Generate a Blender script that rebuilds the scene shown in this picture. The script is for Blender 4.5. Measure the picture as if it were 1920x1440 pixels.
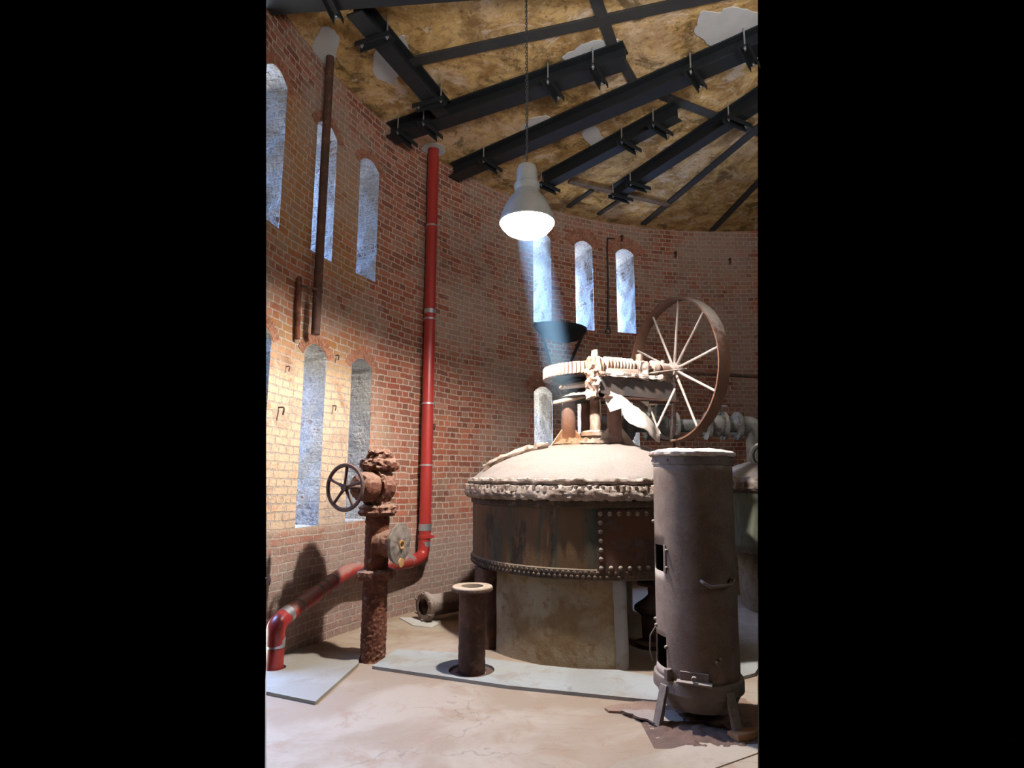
import bpy, bmesh, math, random
from mathutils import Vector, Matrix, noise
PI = math.pi
random.seed(7)
for o in list(bpy.data.objects): bpy.data.objects.remove(o)
S = bpy.context.scene
COL = S.collection

# ------------------------------------------------------------------ camera, world, light, exposure
PITCH = math.radians(9.04)
cd = bpy.data.cameras.new('camera'); cam = bpy.data.objects.new('camera', cd); COL.objects.link(cam)
cam.location = (0, 0, 1.6); cam.rotation_euler = (PI/2 + PITCH, 0, 0)
cd.sensor_fit = 'HORIZONTAL'; cd.sensor_width = 36; cd.lens = 36*1100/1920; cd.clip_start = .05; cd.clip_end = 100
S.camera = cam
wd = bpy.data.worlds.new('world'); S.world = wd; wd.use_nodes = True
wd.node_tree.nodes['Background'].inputs[0].default_value = (0, 0, 0, 1)
wd.node_tree.nodes['Background'].inputs[1].default_value = 0
vs = S.view_settings
vs.view_transform = 'Standard'; vs.look = 'None'; vs.gamma = 1; vs.use_curve_mapping = False
vs.exposure = 0.0
BULB = 8200.0         # strength of the hanging lamp's bulb
CX, CY, RW, HC = 3.85, 3.95, 6.12, 6.0     # the round tower room: centre, inner radius, height
def area(name, loc, aim, sx, sy, power, color):
    l = bpy.data.lights.new(name, 'AREA'); l.shape = 'RECTANGLE'; l.size = sx; l.size_y = sy
    l.energy = power; l.color = color
    o = bpy.data.objects.new(name, l); COL.objects.link(o); o.location = loc
    o.rotation_euler = (Vector(aim) - Vector(loc)).to_track_quat('-Z', 'Y').to_euler(); return o
def pol(thd, r, z=0.0):
    a = math.radians(thd); return Vector((CX + r*math.cos(a), CY + r*math.sin(a), z))
# daylight outside the two window groups: blue sky from above, pale ground light from below
for thd, k in ((115.5, 6.5), (162.5, 1.3)):
    for zs, ph in ((4.6, (2.6 if thd < 130 else 1.6)*k), (2.0, (2.0 if thd < 130 else 3.6)*k)):
        area('daylight_sky', pol(thd, RW+2.4, zs+2.3), pol(thd, RW+.7, zs), 4.2, 1.6, 170*ph, (.27, .48, 1.0))
        area('daylight_ground', pol(thd, RW+2.2, zs-2.0), pol(thd, RW+.7, zs+.2), 4.2, 1.4, 44*ph, (1.0, .97, .86))
# soft fill lights added behind and right of the camera to lift the room
area('fill_side', (6.5, 1.0, 4.6), (.5, 6.2, 2.6), 2.2, 2.6, 55, (.95, .92, .86))
area('fill_back', (1.8, -1.2, 2.6), (1.2, 5.2, 6.3), 2.6, 1.6, 88, (1.0, .95, .88)).data.spread = math.radians(76)

# ------------------------------------------------------------------ material helpers
class NT:
    def __init__(s, name):
        s.m = bpy.data.materials.new(name); s.m.use_nodes = True; s.t = s.m.node_tree; s.t.nodes.clear()
    def n(s, typ, ins=None, **kw):
        nd = s.t.nodes.new(typ)
        for k, v in kw.items(): setattr(nd, k, v)
        for k, v in (ins or {}).items():
            if hasattr(v, 'bl_rna') and v.bl_rna.identifier.startswith('NodeSocket'): s.t.links.new(v, nd.inputs[k])
            else: nd.inputs[k].default_value = v
        return nd
    def math(s, op, a, b=0.0, c=None, clamp=False):
        ins = {0: a, 1: b}
        if c is not None: ins[2] = c
        return s.n('ShaderNodeMath', ins, operation=op, use_clamp=clamp).outputs[0]
    def mix(s, f, a, b, blend='MIX'):
        nd = s.n('ShaderNodeMix', data_type='RGBA', blend_type=blend)
        for k, v in ((0, f), (6, a), (7, b)):
            if hasattr(v, 'bl_rna') and v.bl_rna.identifier.startswith('NodeSocket'): s.t.links.new(v, nd.inputs[k])
            else: nd.inputs[k].default_value = (v if k == 0 else (*v[:3], 1))
        return nd.outputs[2]
    def noise(s, vec, scale, detail=4, rough=.55, dist=0.0):
        return s.n('ShaderNodeTexNoise', {'Vector': vec, 'Scale': scale, 'Detail': detail, 'Roughness': rough, 'Distortion': dist}).outputs[0]
    def step(s, v, a, b): # smooth ramp from a to b
        return s.n('ShaderNodeMapRange', {0: v, 1: a, 2: b}, interpolation_type='SMOOTHSTEP').outputs[0]
    def co(s): return s.n('ShaderNodeTexCoord').outputs['Object']
    def out(s, col, rough=.8, bump=None, bstr=.4, bdist=.01, metal=0.0, emit=None, estr=0, spec=.5):
        b = s.n('ShaderNodeBsdfPrincipled', {'Roughness': rough, 'Metallic': metal})
        b.inputs['Specular IOR Level'].default_value = spec
        if hasattr(col, 'bl_rna'): s.t.links.new(col, b.inputs['Base Color'])
        else: b.inputs['Base Color'].default_value = (*col, 1)
        if bump is not None:
            bp = s.n('ShaderNodeBump', {'Strength': bstr, 'Distance': bdist, 'Height': bump}); s.t.links.new(bp.outputs[0], b.inputs['Normal'])
        if emit: b.inputs['Emission Color'].default_value = (*emit, 1); b.inputs['Emission Strength'].default_value = estr
        o = s.n('ShaderNodeOutputMaterial'); s.t.links.new(b.outputs[0], o.inputs[0]); return s.m

def rust(name, c1, c2, c3, dust=0.0, dustcol=(.50, .40, .34), sc=1.0, bd=.012, rough=.85, streak=False, side=0.0, fine=0.0):
    t = NT(name); co = t.co()
    if streak: vec = t.n('ShaderNodeMapping', {'Vector': co, 'Scale': (1, 1, .16)}).outputs[0]
    else: vec = co
    a = t.noise(vec, 3.2*sc, 6, .65, .4); b = t.noise(vec, 11*sc, 5, .7)
    col = t.mix(t.step(a, .38, .60), c1, c2); col = t.mix(t.step(b, .50, .72), col, c3)
    g = t.noise(co, 55*sc, 3, .7)
    h = t.math('ADD', t.math('MULTIPLY', b, .7), t.math('MULTIPLY', g, .45))
    if fine:
        sp = t.step(t.noise(co, 170, 2, .6), .5, .66); col = t.mix(t.math('MULTIPLY', sp, fine), col, dustcol)
    if dust or side:
        nz = t.n('ShaderNodeSeparateXYZ', {0: t.n('ShaderNodeNewGeometry').outputs['Normal']}).outputs[2]
        m = t.step(t.math('ADD', nz, t.math('MULTIPLY', t.math('SUBTRACT', b, .5), 1.3)), .05, .62)
        m = t.math('MULTIPLY', m, dust)
        if side: m = t.math('MAXIMUM', m, t.math('MULTIPLY', t.step(a, .35, .7), side))
        dc = t.mix(t.step(g, .35, .7), tuple(v*.78 for v in dustcol), dustcol)
        col = t.mix(m, col, dc)
    return t.out(col, rough, h, .8, bd)

def brick(name, c1, c2, mortar, reveal=False):
    t = NT(name); co = t.co(); sx = t.n('ShaderNodeSeparateXYZ', {0: co})
    x, y, z = sx.outputs
    th = t.math('ARCTAN2', y, x); r = t.math('SQRT', t.math('ADD', t.math('MULTIPLY', x, x), t.math('MULTIPLY', y, y)))
    u = t.math('ADD', t.math('MULTIPLY', th, -RW), r)
    w1 = t.noise(co, 1.1, 2, .5); w2 = t.noise(co, 9, 2, .6); w3 = t.noise(co, 34, 3, .65)
    amp = .035 if reveal else .014
    u2 = t.math('ADD', t.math('ADD', u, t.math('MULTIPLY', t.math('SUBTRACT', w2, .5), amp*2.4)), t.math('MULTIPLY', t.math('SUBTRACT', w3, .5), .020))
    v2 = t.math('ADD', t.math('ADD', z, t.math('MULTIPLY', t.math('SUBTRACT', w1, .5), .07)), t.math('ADD', t.math('MULTIPLY', t.math('SUBTRACT', w2, .5), amp*1.5), t.math('MULTIPLY', t.math('SUBTRACT', w3, .5), .013)))
    vec = t.n('ShaderNodeCombineXYZ', {0: u2, 1: v2, 2: 0.0}).outputs[0]
    bt = t.n('ShaderNodeTexBrick', {'Vector': vec, 'Color1': (0, 0, 0, 1), 'Color2': (1, 1, 1, 1), 'Mortar': (.5, .5, .5, 1), 'Scale': 1.0,
             'Mortar Size': .0085 if not reveal else .012, 'Mortar Smooth': .25, 'Bias': 0.0, 'Brick Width': .222, 'Row Height': .0755},
             offset=.5, offset_frequency=2, squash=.5, squash_frequency=2)
    per = t.n('ShaderNodeSeparateColor', {0: bt.outputs[0]}).outputs[0]; mo = bt.outputs[1]
    big = t.noise(co, .75, 5, .62); mid = t.noise(co, 3.3, 6, .68, .5); fin = t.noise(co, 26, 4, .7)
    per2 = t.math('FRACT', t.math('MULTIPLY', per, 7.3))
    col = t.mix(per, c1, c2); col = t.mix(t.math('MULTIPLY', t.step(per2, .72, .85), .55), col, (.10, .055, .045)); col = t.mix(t.math('MULTIPLY', t.step(per2, .30, .18), .45), col, (.38, .24, .18))
    col = t.mix(t.math('MULTIPLY', t.step(fin, .42, .7), .45), col, tuple(v*1.9 for v in c1))
    col = t.mix(t.math('MULTIPLY', t.step(mid, .60, .80), .6), col, (.075, .05, .042))
    if not reveal:
        # yellow-brown limewash left on the piers between the left windows
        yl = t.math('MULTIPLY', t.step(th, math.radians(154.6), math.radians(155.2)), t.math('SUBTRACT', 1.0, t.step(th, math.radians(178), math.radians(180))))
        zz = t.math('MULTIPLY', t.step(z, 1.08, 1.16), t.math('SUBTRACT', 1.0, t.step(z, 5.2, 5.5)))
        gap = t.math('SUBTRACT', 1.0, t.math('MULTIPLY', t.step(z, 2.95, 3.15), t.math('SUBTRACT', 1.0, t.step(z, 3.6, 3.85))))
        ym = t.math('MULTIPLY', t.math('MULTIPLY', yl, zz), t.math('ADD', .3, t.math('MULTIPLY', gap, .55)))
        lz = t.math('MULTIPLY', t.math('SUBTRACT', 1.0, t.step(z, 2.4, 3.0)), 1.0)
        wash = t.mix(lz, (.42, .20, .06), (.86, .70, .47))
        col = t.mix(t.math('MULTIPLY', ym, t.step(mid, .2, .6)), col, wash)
        rt = t.math('MULTIPLY', t.step(th, math.radians(147), math.radians(154.5)), t.math('MULTIPLY', t.step(z, .95, 1.2), t.math('SUBTRACT', 1.0, t.step(z, 2.0, 2.8))))
        col = t.mix(t.math('MULTIPLY', rt, t.step(mid, .35, .65)), col, (.62, .42, .30))
        # pale dusty bricks low on the wall
        low = t.math('SUBTRACT', 1.0, t.step(t.math('ADD', z, t.math('MULTIPLY', big, .5)), .95, 1.5))
        col = t.mix(t.math('MULTIPLY', low, .62), col, (.36, .29, .255))
        # pale lime bloom in patches and a dull soot tint in others
        col = t.mix(t.math('MULTIPLY', t.step(t.math('ADD', big, t.math('MULTIPLY', t.math('SUBTRACT', mid, .5), .5)), .47, .64), .62), col, (.36, .275, .225))
        col = t.mix(t.math('MULTIPLY', t.step(t.math('SUBTRACT', mid, t.math('MULTIPLY', big, .6)), .16, .42), .35), col, (.13, .10, .075))
        mcol = t.mix(t.step(fin, .35, .65), tuple(v*.72 for v in mortar), mortar)
        col = t.mix(mo, col, mcol)
    else:
        pl = t.step(t.math('ADD', mid, t.math('MULTIPLY', t.math('SUBTRACT', fin, .5), .6)), .30, .48)
        col = t.mix(mo, col, mortar); col = t.mix(t.math('MULTIPLY', pl, .86), col, t.mix(t.step(w3, .35, .65), (.46, .45, .43), (.66, .65, .62)))
        col = t.mix(t.math('MULTIPLY', t.step(mid, .62, .78), .6), col, (.20, .19, .19))
    h = t.math('ADD', t.math('MULTIPLY', t.math('SUBTRACT', 1.0, mo), .9), t.math('MULTIPLY', fin, .9))
    h = t.math('ADD', h, t.math('MULTIPLY', mid, .4 if not reveal else 2.0))
    return t.out(col, .93, h, 1.0, .020 if not reveal else .05, spec=.2)

M = {}
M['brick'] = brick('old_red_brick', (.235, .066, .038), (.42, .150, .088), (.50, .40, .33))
M['reveal'] = brick('rough_window_reveal', (.22, .11, .085), (.30, .17, .13), (.55, .52, .48), True)
def ceiling_mat():
    t = NT('stained_plaster_ceiling'); co = t.co()
    sx = t.n('ShaderNodeSeparateXYZ', {0: co}); x, y = sx.outputs[0], sx.outputs[1]
    th = t.math('ARCTAN2', y, x); r = t.math('SQRT', t.math('ADD', t.math('MULTIPLY', x, x), t.math('MULTIPLY', y, y)))
    board = t.n('ShaderNodeCombineXYZ', {0: t.math('MULTIPLY', th, 5.0), 1: t.math('MULTIPLY', r, .9), 2: 0.0}).outputs[0]
    a = t.noise(co, .9, 6, .65, .6); b = t.noise(board, 3.2, 7, .72, .8); c = t.noise(co, 14, 5, .75); d = t.noise(co, 2.0, 6, .62, 1.0)
    col = t.mix(t.step(b, .36, .66), (.30, .165, .055), (.62, .42, .18))
    col = t.mix(t.math('MULTIPLY', t.step(a, .50, .66), .75), col, (.68, .50, .32))
    col = t.mix(t.math('MULTIPLY', t.step(d, .56, .68), .8), col, (.70, .58, .45))
    col = t.mix(t.math('MULTIPLY', t.step(t.math('ADD', d, t.math('MULTIPLY', t.math('SUBTRACT', c, .5), .35)), .455, .36), .75), col, (.085, .055, .02))
    col = t.mix(t.math('MULTIPLY', t.step(c, .53, .68), .7), col, (.13, .075, .03)); col = t.mix(t.math('MULTIPLY', t.step(t.noise(board, 7, 6, .75, .5), .55, .68), .6), col, (.74, .62, .46)); col = t.mix(t.math('MULTIPLY', t.step(t.noise(co, 1.4, 7, .72, .4), .54, .62), .6), col, (.16, .095, .04))
    h = t.math('ADD', t.math('MULTIPLY', d, 1.4), t.math('ADD', t.math('MULTIPLY', c, .35), b))
    return t.out(col, .95, h, .8, .03, spec=.15)
M['ceiling'] = ceiling_mat()
def floor_mat(name, cA, cB, cC, crack=True, sc=1.0):
    t = NT(name); co = t.co()
    a = t.noise(co, .9*sc, 6, .6, .5); b = t.noise(co, 3.1*sc, 6, .68, .6); c = t.noise(co, 40, 3, .7)
    st = t.noise(t.n('ShaderNodeMapping', {'Vector': co, 'Rotation': (0, 0, .5), 'Scale': (1, 3.2, 1)}).outputs[0], 1.5, 5, .7, .8)
    col = t.mix(t.step(a, .42, .58), cA, cB); col = t.mix(t.math('MULTIPLY', t.step(b, .50, .68), .7), col, cC)
    col = t.mix(t.math('MULTIPLY', t.step(st, .60, .75), .5), col, tuple(v*.42 for v in cA))
    col = t.mix(t.math('MULTIPLY', t.step(c, .55, .75), .25), col, tuple(v*.6 for v in cA))
    h = t.math('ADD', t.math('MULTIPLY', b, 1.0), t.math('MULTIPLY', c, .3))
    if crack:
        v = t.n('ShaderNodeTexVoronoi', {'Vector': t.n('ShaderNodeVectorMath', {0: co, 1: t.n('ShaderNodeTexNoise', {'Vector': co, 'Scale': 2.5, 'Detail': 4.0}).outputs[1]}, operation='ADD').outputs[0], 'Scale': .42}, feature='DISTANCE_TO_EDGE').outputs[0]
        ck = t.math('MULTIPLY', t.math('SUBTRACT', 1.0, t.step(v, .0, .006)), t.step(a, .42, .56))
        col = t.mix(t.math('MULTIPLY', ck, .32), col, (.10, .07, .05))
    return t.out(col, .9, h, .5, .012, spec=.25)
M['floor'] = floor_mat('dusty_concrete_floor', (.335, .245, .175), (.41, .325, .25), (.33, .215, .145))
M['plate'] = floor_mat('grey_cover_board', (.31, .28, .24), (.36, .335, .295), (.29, .24, .19), False)
M['plate3'] = floor_mat('worn_beige_board', (.34, .27, .205), (.42, .345, .275), (.32, .23, .165), False)
M['plate2'] = floor_mat('pale_cover_board', (.33, .32, .295), (.385, .39, .375), (.32, .27, .22), False)
def flat(name, c, rough=.6, metal=0.0, sc=8, var=.25, bd=.002, spec=.5):
    t = NT(name); co = t.co(); a = t.noise(co, sc, 4, .6)
    return t.out(t.mix(a, tuple(v*(1-var) for v in c), tuple(min(1, v*(1+var)) for v in c)), rough, a, .3, bd, metal, spec=spec)
M['beam'] = flat('black_painted_steel', (.014, .016, .018), .5, 0, 6, .3, spec=.35)
M['oldbeam'] = flat('dark_old_iron', (.028, .027, .026), .75, 0, 6, .4)
M['timber'] = rust('old_brown_timber', (.09, .055, .03), (.16, .10, .06), (.20, .14, .09), sc=.8, streak=False)
M['zinc'] = flat('zinc_plated_steel', (.50, .52, .54), .35, .8)
M['redpipe'] = flat('red_painted_pipe', (.30, .028, .024), .33, 0, 14, .18, .001)
M['redpipe_dusty'] = rust('red_pipe_with_dust_on_top', (.29, .030, .025), (.31, .04, .03), (.25, .035, .028), dust=.75, dustcol=(.34, .20, .165), sc=.8, bd=.001, rough=.5)
M['blackclamp'] = flat('grey_pipe_clamp', (.16, .16, .16), .45, .5)
M['valverust'] = rust('thick_red_rust', (.095, .026, .013), (.17, .050, .022), (.26, .095, .048), dust=.75, dustcol=(.38, .23, .165), bd=.022, sc=1.7)
M['valvewheel'] = rust('brown_cast_wheel', (.10, .045, .032), (.14, .065, .045), (.17, .09, .065), dust=.3, dustcol=(.3, .2, .16), bd=.003)
M['disc'] = rust('grey_flaking_disc', (.15, .12, .10), (.24, .20, .17), (.13, .08, .055), bd=.006, sc=1.6)
M['ochre'] = rust('ochre_rust_spot', (.38, .19, .06), (.45, .26, .10), (.28, .12, .04))
M['darkrust'] = rust('dark_brown_rust', (.045, .020, .013), (.085, .034, .020), (.12, .055, .033), dust=.35, dustcol=(.30, .2, .16), bd=.008, sc=1.3)
M['palerim'] = rust('pale_dusted_rim', (.40, .30, .22), (.52, .42, .33), (.34, .2, .13), bd=.003)
M['grime'] = rust('grey_brown_grime', (.13, .085, .065), (.19, .135, .11), (.10, .06, .04), dust=.8, dustcol=(.42, .34, .30), bd=.006)
M['stove'] = rust('stove_dusty_iron', (.14, .088, .062), (.20, .135, .10), (.13, .052, .022), dust=.9, dustcol=(.42, .34, .29), sc=.8, bd=.003, fine=.22)
M['stoveband'] = rust('stove_band_iron', (.13, .095, .08), (.17, .125, .10), (.11, .06, .04), dust=.7, dustcol=(.36, .29, .25), bd=.006)
M['soot'] = flat('soot', (.012, .010, .009), .95)
M['dome'] = rust('dust_covered_dome', (.20, .13, .10), (.26, .18, .14), (.15, .09, .06), dust=.9, dustcol=(.34, .285, .26), sc=1.6, bd=.008, side=.3)
M['crust'] = rust('flaking_rim_crust', (.20, .125, .085), (.34, .25, .20), (.10, .055, .035), dust=.9, dustcol=(.40, .33, .285), bd=.02, side=.5)
M['dusty'] = rust('pale_dust_machinery', (.25, .13, .085), (.34, .21, .15), (.15, .07, .04), dust=1.0, dustcol=(.66, .58, .53), bd=.008, side=.9)
M['drkiron'] = rust('dark_machine_iron', (.045, .038, .036), (.075, .055, .05), (.10, .055, .035), dust=.8, dustcol=(.45, .37, .33), bd=.004)
M['column'] = rust('red_brown_column', (.15, .075, .06), (.20, .11, .09), (.13, .055, .04), dust=.9, dustcol=(.5, .4, .35), bd=.006, side=.15)
M['bigwheel'] = rust('big_wheel_rust', (.095, .04, .022), (.14, .062, .036), (.12, .075, .06), dust=.9, dustcol=(.46, .39, .35), bd=.003)
M['spoke'] = rust('dusty_spoke', (.30, .23, .20), (.38, .31, .28), (.2, .12, .09), dust=1, dustcol=(.6, .53, .49), bd=.002)
M['sheet'] = rust('dust_caked_sheet', (.50, .40, .34), (.56, .47, .41), (.42, .31, .25), dust=1, dustcol=(.62, .54, .49), bd=.004)
M['greypipe'] = rust('grey_dusty_pipe', (.10, .095, .09), (.15, .14, .13), (.07, .055, .05), dust=.8, dustcol=(.36, .34, .32), bd=.003)
M['lamp'] = flat('grey_lamp_enamel', (.22, .22, .21), .45)
def tank_mat():
    t = NT('streaked_tank_iron'); co = t.co()
    sv = t.n('ShaderNodeMapping', {'Vector': co, 'Scale': (1, 1, .10)}).outputs[0]
    a = t.noise(sv, 2.3, 3, .55); b = t.noise(sv, 9, 6, .7, .4); c = t.noise(co, 5, 6, .7); f = t.noise(co, 60, 3, .7)
    col = t.mix(t.step(a, .43, .53), (.115, .062, .026), (.048, .062, .046))
    col = t.mix(t.math('MULTIPLY', t.step(b, .50, .60), .75), col, (.18, .075, .024))
    col = t.mix(t.math('MULTIPLY', t.step(b, .62, .70), .8), col, (.26, .19, .10))
    col = t.mix(t.math('MULTIPLY', t.step(t.noise(t.n('ShaderNodeMapping', {'Vector': co, 'Scale': (1, 1, .3)}).outputs[0], 4.5, 6, .72), .50, .60), .75), col, (.022, .016, .012))
    col = t.mix(t.math('MULTIPLY', t.step(c, .42, .30), .55), col, (.075, .085, .06))
    col = t.mix(t.math('MULTIPLY', t.step(f, .58, .75), .4), col, (.18, .14, .09))
    return t.out(col, .72, t.math('ADD', f, c), .5, .005, spec=.35)
M['tank'] = tank_mat()
M['patch'] = rust('dark_rust_patch_plate', (.040, .022, .017), (.085, .032, .014), (.075, .06, .062), bd=.004, sc=.8, streak=False)
M['rivet'] = rust('dusted_rivet', (.12, .08, .055), (.2, .15, .11), (.1, .06, .04), dust=.9, dustcol=(.42, .36, .29))
M['seam'] = rust('dark_seam', (.045, .03, .02), (.08, .045, .028), (.14, .09, .055), dust=.6, dustcol=(.30, .22, .15), bd=.008, sc=1.5)
M['pier'] = rust('stained_concrete_pier', (.20, .125, .055), (.30, .235, .15), (.19, .10, .045), bd=.010, sc=.9, streak=False)
M['pierend'] = rust('grey_lime_washed_pier_end', (.26, .245, .25), (.31, .29, .29), (.22, .18, .14), bd=.006, sc=.6)
M['darktank'] = rust('second_tank_iron', (.20, .21, .15), (.30, .29, .22), (.14, .09, .05), bd=.004, streak=True)
M['wood'] = flat('raw_wood_block', (.36, .17, .075), .8, 0, 12, .2)
M['scrap'] = rust('rusty_flake_sheet', (.20, .10, .06), (.27, .15, .10), (.11, .055, .035), dust=.3, dustcol=(.4, .3, .24), bd=.01)
M['paper'] = flat('white_dusty_sheet', (.52, .50, .46), .85)
M['greypatch'] = flat('grey_cement_patch', (.44, .44, .44), .95, 0, 5, .18, .01, spec=.15)

# ------------------------------------------------------------------ mesh helpers (world coordinates unless the thing is a prototype)
def fr(v): return noise.noise(v)
def crust(bm, amp, sc, seed=0, oct_=3):
    bm.normal_update(); off = Vector((seed*3.1, seed*7.7, seed*1.3)); ds = []
    for v in bm.verts: ds.append(v.normal*(noise.fractal(v.co*sc + off, 1.0, 2.0, oct_)*amp))
    for v, d in zip(bm.verts, ds): v.co += d
def frame(ax):
    ax = Vector(ax).normalized(); up = Vector((0, 0, 1)) if abs(ax.z) < .95 else Vector((1, 0, 0))
    x = up.cross(ax).normalized(); y = ax.cross(x); return x, y, ax
def lathe(bm, prof, c, ax=(0, 0, 1), n=40, a0=0.0, a1=2*PI, ref=None, cap=False):
    """prof: [(r, h)...] about an axis"""
    x, y, w = frame(ax)
    if tuple(ax) == (0, 0, 1): x, y = Vector((1, 0, 0)), Vector((0, 1, 0))
    c = Vector(c); full = abs(a1-a0-2*PI) < 1e-6; m = n if full else n+1; rings = []
    for r, h in prof:
        if r < 1e-5: rings.append([bm.verts.new(c + w*h)])
        else: rings.append([bm.verts.new(c + w*h + (x*math.cos(a0+(a1-a0)*i/n) + y*math.sin(a0+(a1-a0)*i/n))*r) for i in range(m)])
    for A, B in zip(rings, rings[1:]):
        for i in range(n):
            j = (i+1) % m
            if len(A) == 1 and len(B) == 1: continue
            if len(A) == 1: bm.faces.new((A[0], B[j], B[i]))
            elif len(B) == 1: bm.faces.new((A[i], A[j], B[0]))
            else: bm.faces.new((A[i], A[j], B[j], B[i]))
    return bm
def cyl(bm, p, q, r, n=20, r2=None, seg=1):
    p, q = Vector(p), Vector(q); L = (q-p).length; r2 = r if r2 is None else r2
    prof = [(0, 0)] + [(r+(r2-r)*k/seg, L*k/seg) for k in range(seg+1)] + [(0, L)]
    return lathe(bm, prof, p, tuple((q-p)/L), n)
def fine_prof(pts, d):
    out = [pts[0]]
    for (r0, h0), (r1, h1) in zip(pts, pts[1:]):
        k = max(1, int(math.hypot(r1-r0, h1-h0)/d))
        out += [(r0+(r1-r0)*i/k, h0+(h1-h0)*i/k) for i in range(1, k+1)]
    return out
def tube(bm, pts, r, n=14, caps=True):
    pts = [Vector(p) for p in pts]; rings = []; prev = None
    for i, p in enumerate(pts):
        t = (pts[min(i+1, len(pts)-1)] - pts[max(i-1, 0)]).normalized()
        if prev is None: x, y, _ = frame(t)
        else: x = (prev - t*prev.dot(t)).normalized(); y = t.cross(x)
        prev = x
        rr = r[i] if isinstance(r, (list, tuple)) else r
        rings.append([bm.verts.new(p + (x*math.cos(2*PI*k/n) + y*math.sin(2*PI*k/n))*rr) for k in range(n)])
    for A, B in zip(rings, rings[1:]):
        for k in range(n): bm.faces.new((A[k], A[(k+1) % n], B[(k+1) % n], B[k]))
    if caps: bm.faces.new(rings[0][::-1]); bm.faces.new(rings[-1])
    return bm
def box(bm, c, s, ax=None):
    """c centre, s full sizes, ax = (x,y,z) axes"""
    X, Y, Z = ax if ax else (Vector((1, 0, 0)), Vector((0, 1, 0)), Vector((0, 0, 1)))
    c = Vector(c); v = [bm.verts.new(c + X*(i*s[0]/2) + Y*(j*s[1]/2) + Z*(k*s[2]/2)) for i in (-1, 1) for j in (-1, 1) for k in (-1, 1)]
    for f in ((0, 1, 3, 2), (4, 6, 7, 5), (0, 4, 5, 1), (2, 3, 7, 6), (0, 2, 6, 4), (1, 5, 7, 3)): bm.faces.new([v[i] for i in f])
    return v
def prism(bm, poly, z0, z1):
    b = [bm.verts.new((x, y, z0)) for x, y in poly]; t = [bm.verts.new((x, y, z1)) for x, y in poly]
    bm.faces.new(b[::-1]); bm.faces.new(t); n = len(poly)
    for i in range(n): bm.faces.new((b[i], b[(i+1) % n], t[(i+1) % n], t[i]))
def B(): return bmesh.new()
def obj(name, bm, mat, parent=None, smooth=True, bevel=0.0):
    if parent is not None and not parent.get('_proto'):
        bmesh.ops.translate(bm, verts=bm.verts, vec=-Vector(root_loc(parent)))
    bmesh.ops.recalc_face_normals(bm, faces=bm.faces)
    me = bpy.data.meshes.new(name); bm.to_mesh(me); bm.free()
    if smooth:
        me.polygons.foreach_set('use_smooth', [True]*len(me.polygons))
        try: me.set_sharp_from_angle(angle=math.radians(38))
        except Exception: pass
    o = bpy.data.objects.new(name, me); COL.objects.link(o)
    me.materials.append(M[mat] if isinstance(mat, str) else mat)
    if parent is not None: o.parent = parent
    if bevel:
        md = o.modifiers.new('bevel', 'BEVEL'); md.width = bevel; md.segments = 2; md.limit_method = 'ANGLE'
    return o
def root_loc(o):
    l = Vector(o.location)
    while o.parent: o = o.parent; l += Vector(o.location)
    return l
def tag(o, label, cat, group=None):
    o['label'] = label; o['category'] = cat
    if group: o['group'] = group
    return o
def thing(name, label, cat, loc=(0, 0, 0), group=None):
    o = bpy.data.objects.new(name, None); o.empty_display_size = .1; COL.objects.link(o); o.location = loc
    return tag(o, label, cat, group)
def struct(name, bm, mat, parent=None, smooth=False, label=None):
    o = obj(name, bm, mat, parent, smooth)
    if parent is None: o['kind'] = 'structure'
    if label: o['label'] = label
    return o
# The model covers the sector of the tower the photograph shows: two section planes through the
# viewpoint end the building there (as in a cut-away model); nothing is built beyond them.
SEC = []
for sx in (-460.8, 461.0):
    a = Vector((0, math.sin(PITCH), -math.cos(PITCH))); b = Vector((sx, 1100*math.cos(PITCH), 1100*math.sin(PITCH)))
    n = a.cross(b).normalized()
    if n.x*sx < 0: n = -n
    SEC.append((Vector((0, 0, 1.6)), n))
def section(bm, fill=True):
    for co_, no in SEC:
        ds = [(v.co-co_).dot(no) for v in bm.verts]
        if not ds or max(ds) < 0: continue
        r = bmesh.ops.bisect_plane(bm, geom=bm.verts[:]+bm.edges[:]+bm.faces[:], plane_co=co_, plane_no=no, clear_outer=True)
        if fill:
            ed = [e for e in r['geom_cut'] if isinstance(e, bmesh.types.BMEdge)]
            if ed: bmesh.ops.holes_fill(bm, edges=ed, sides=0)
    return bm

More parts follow.
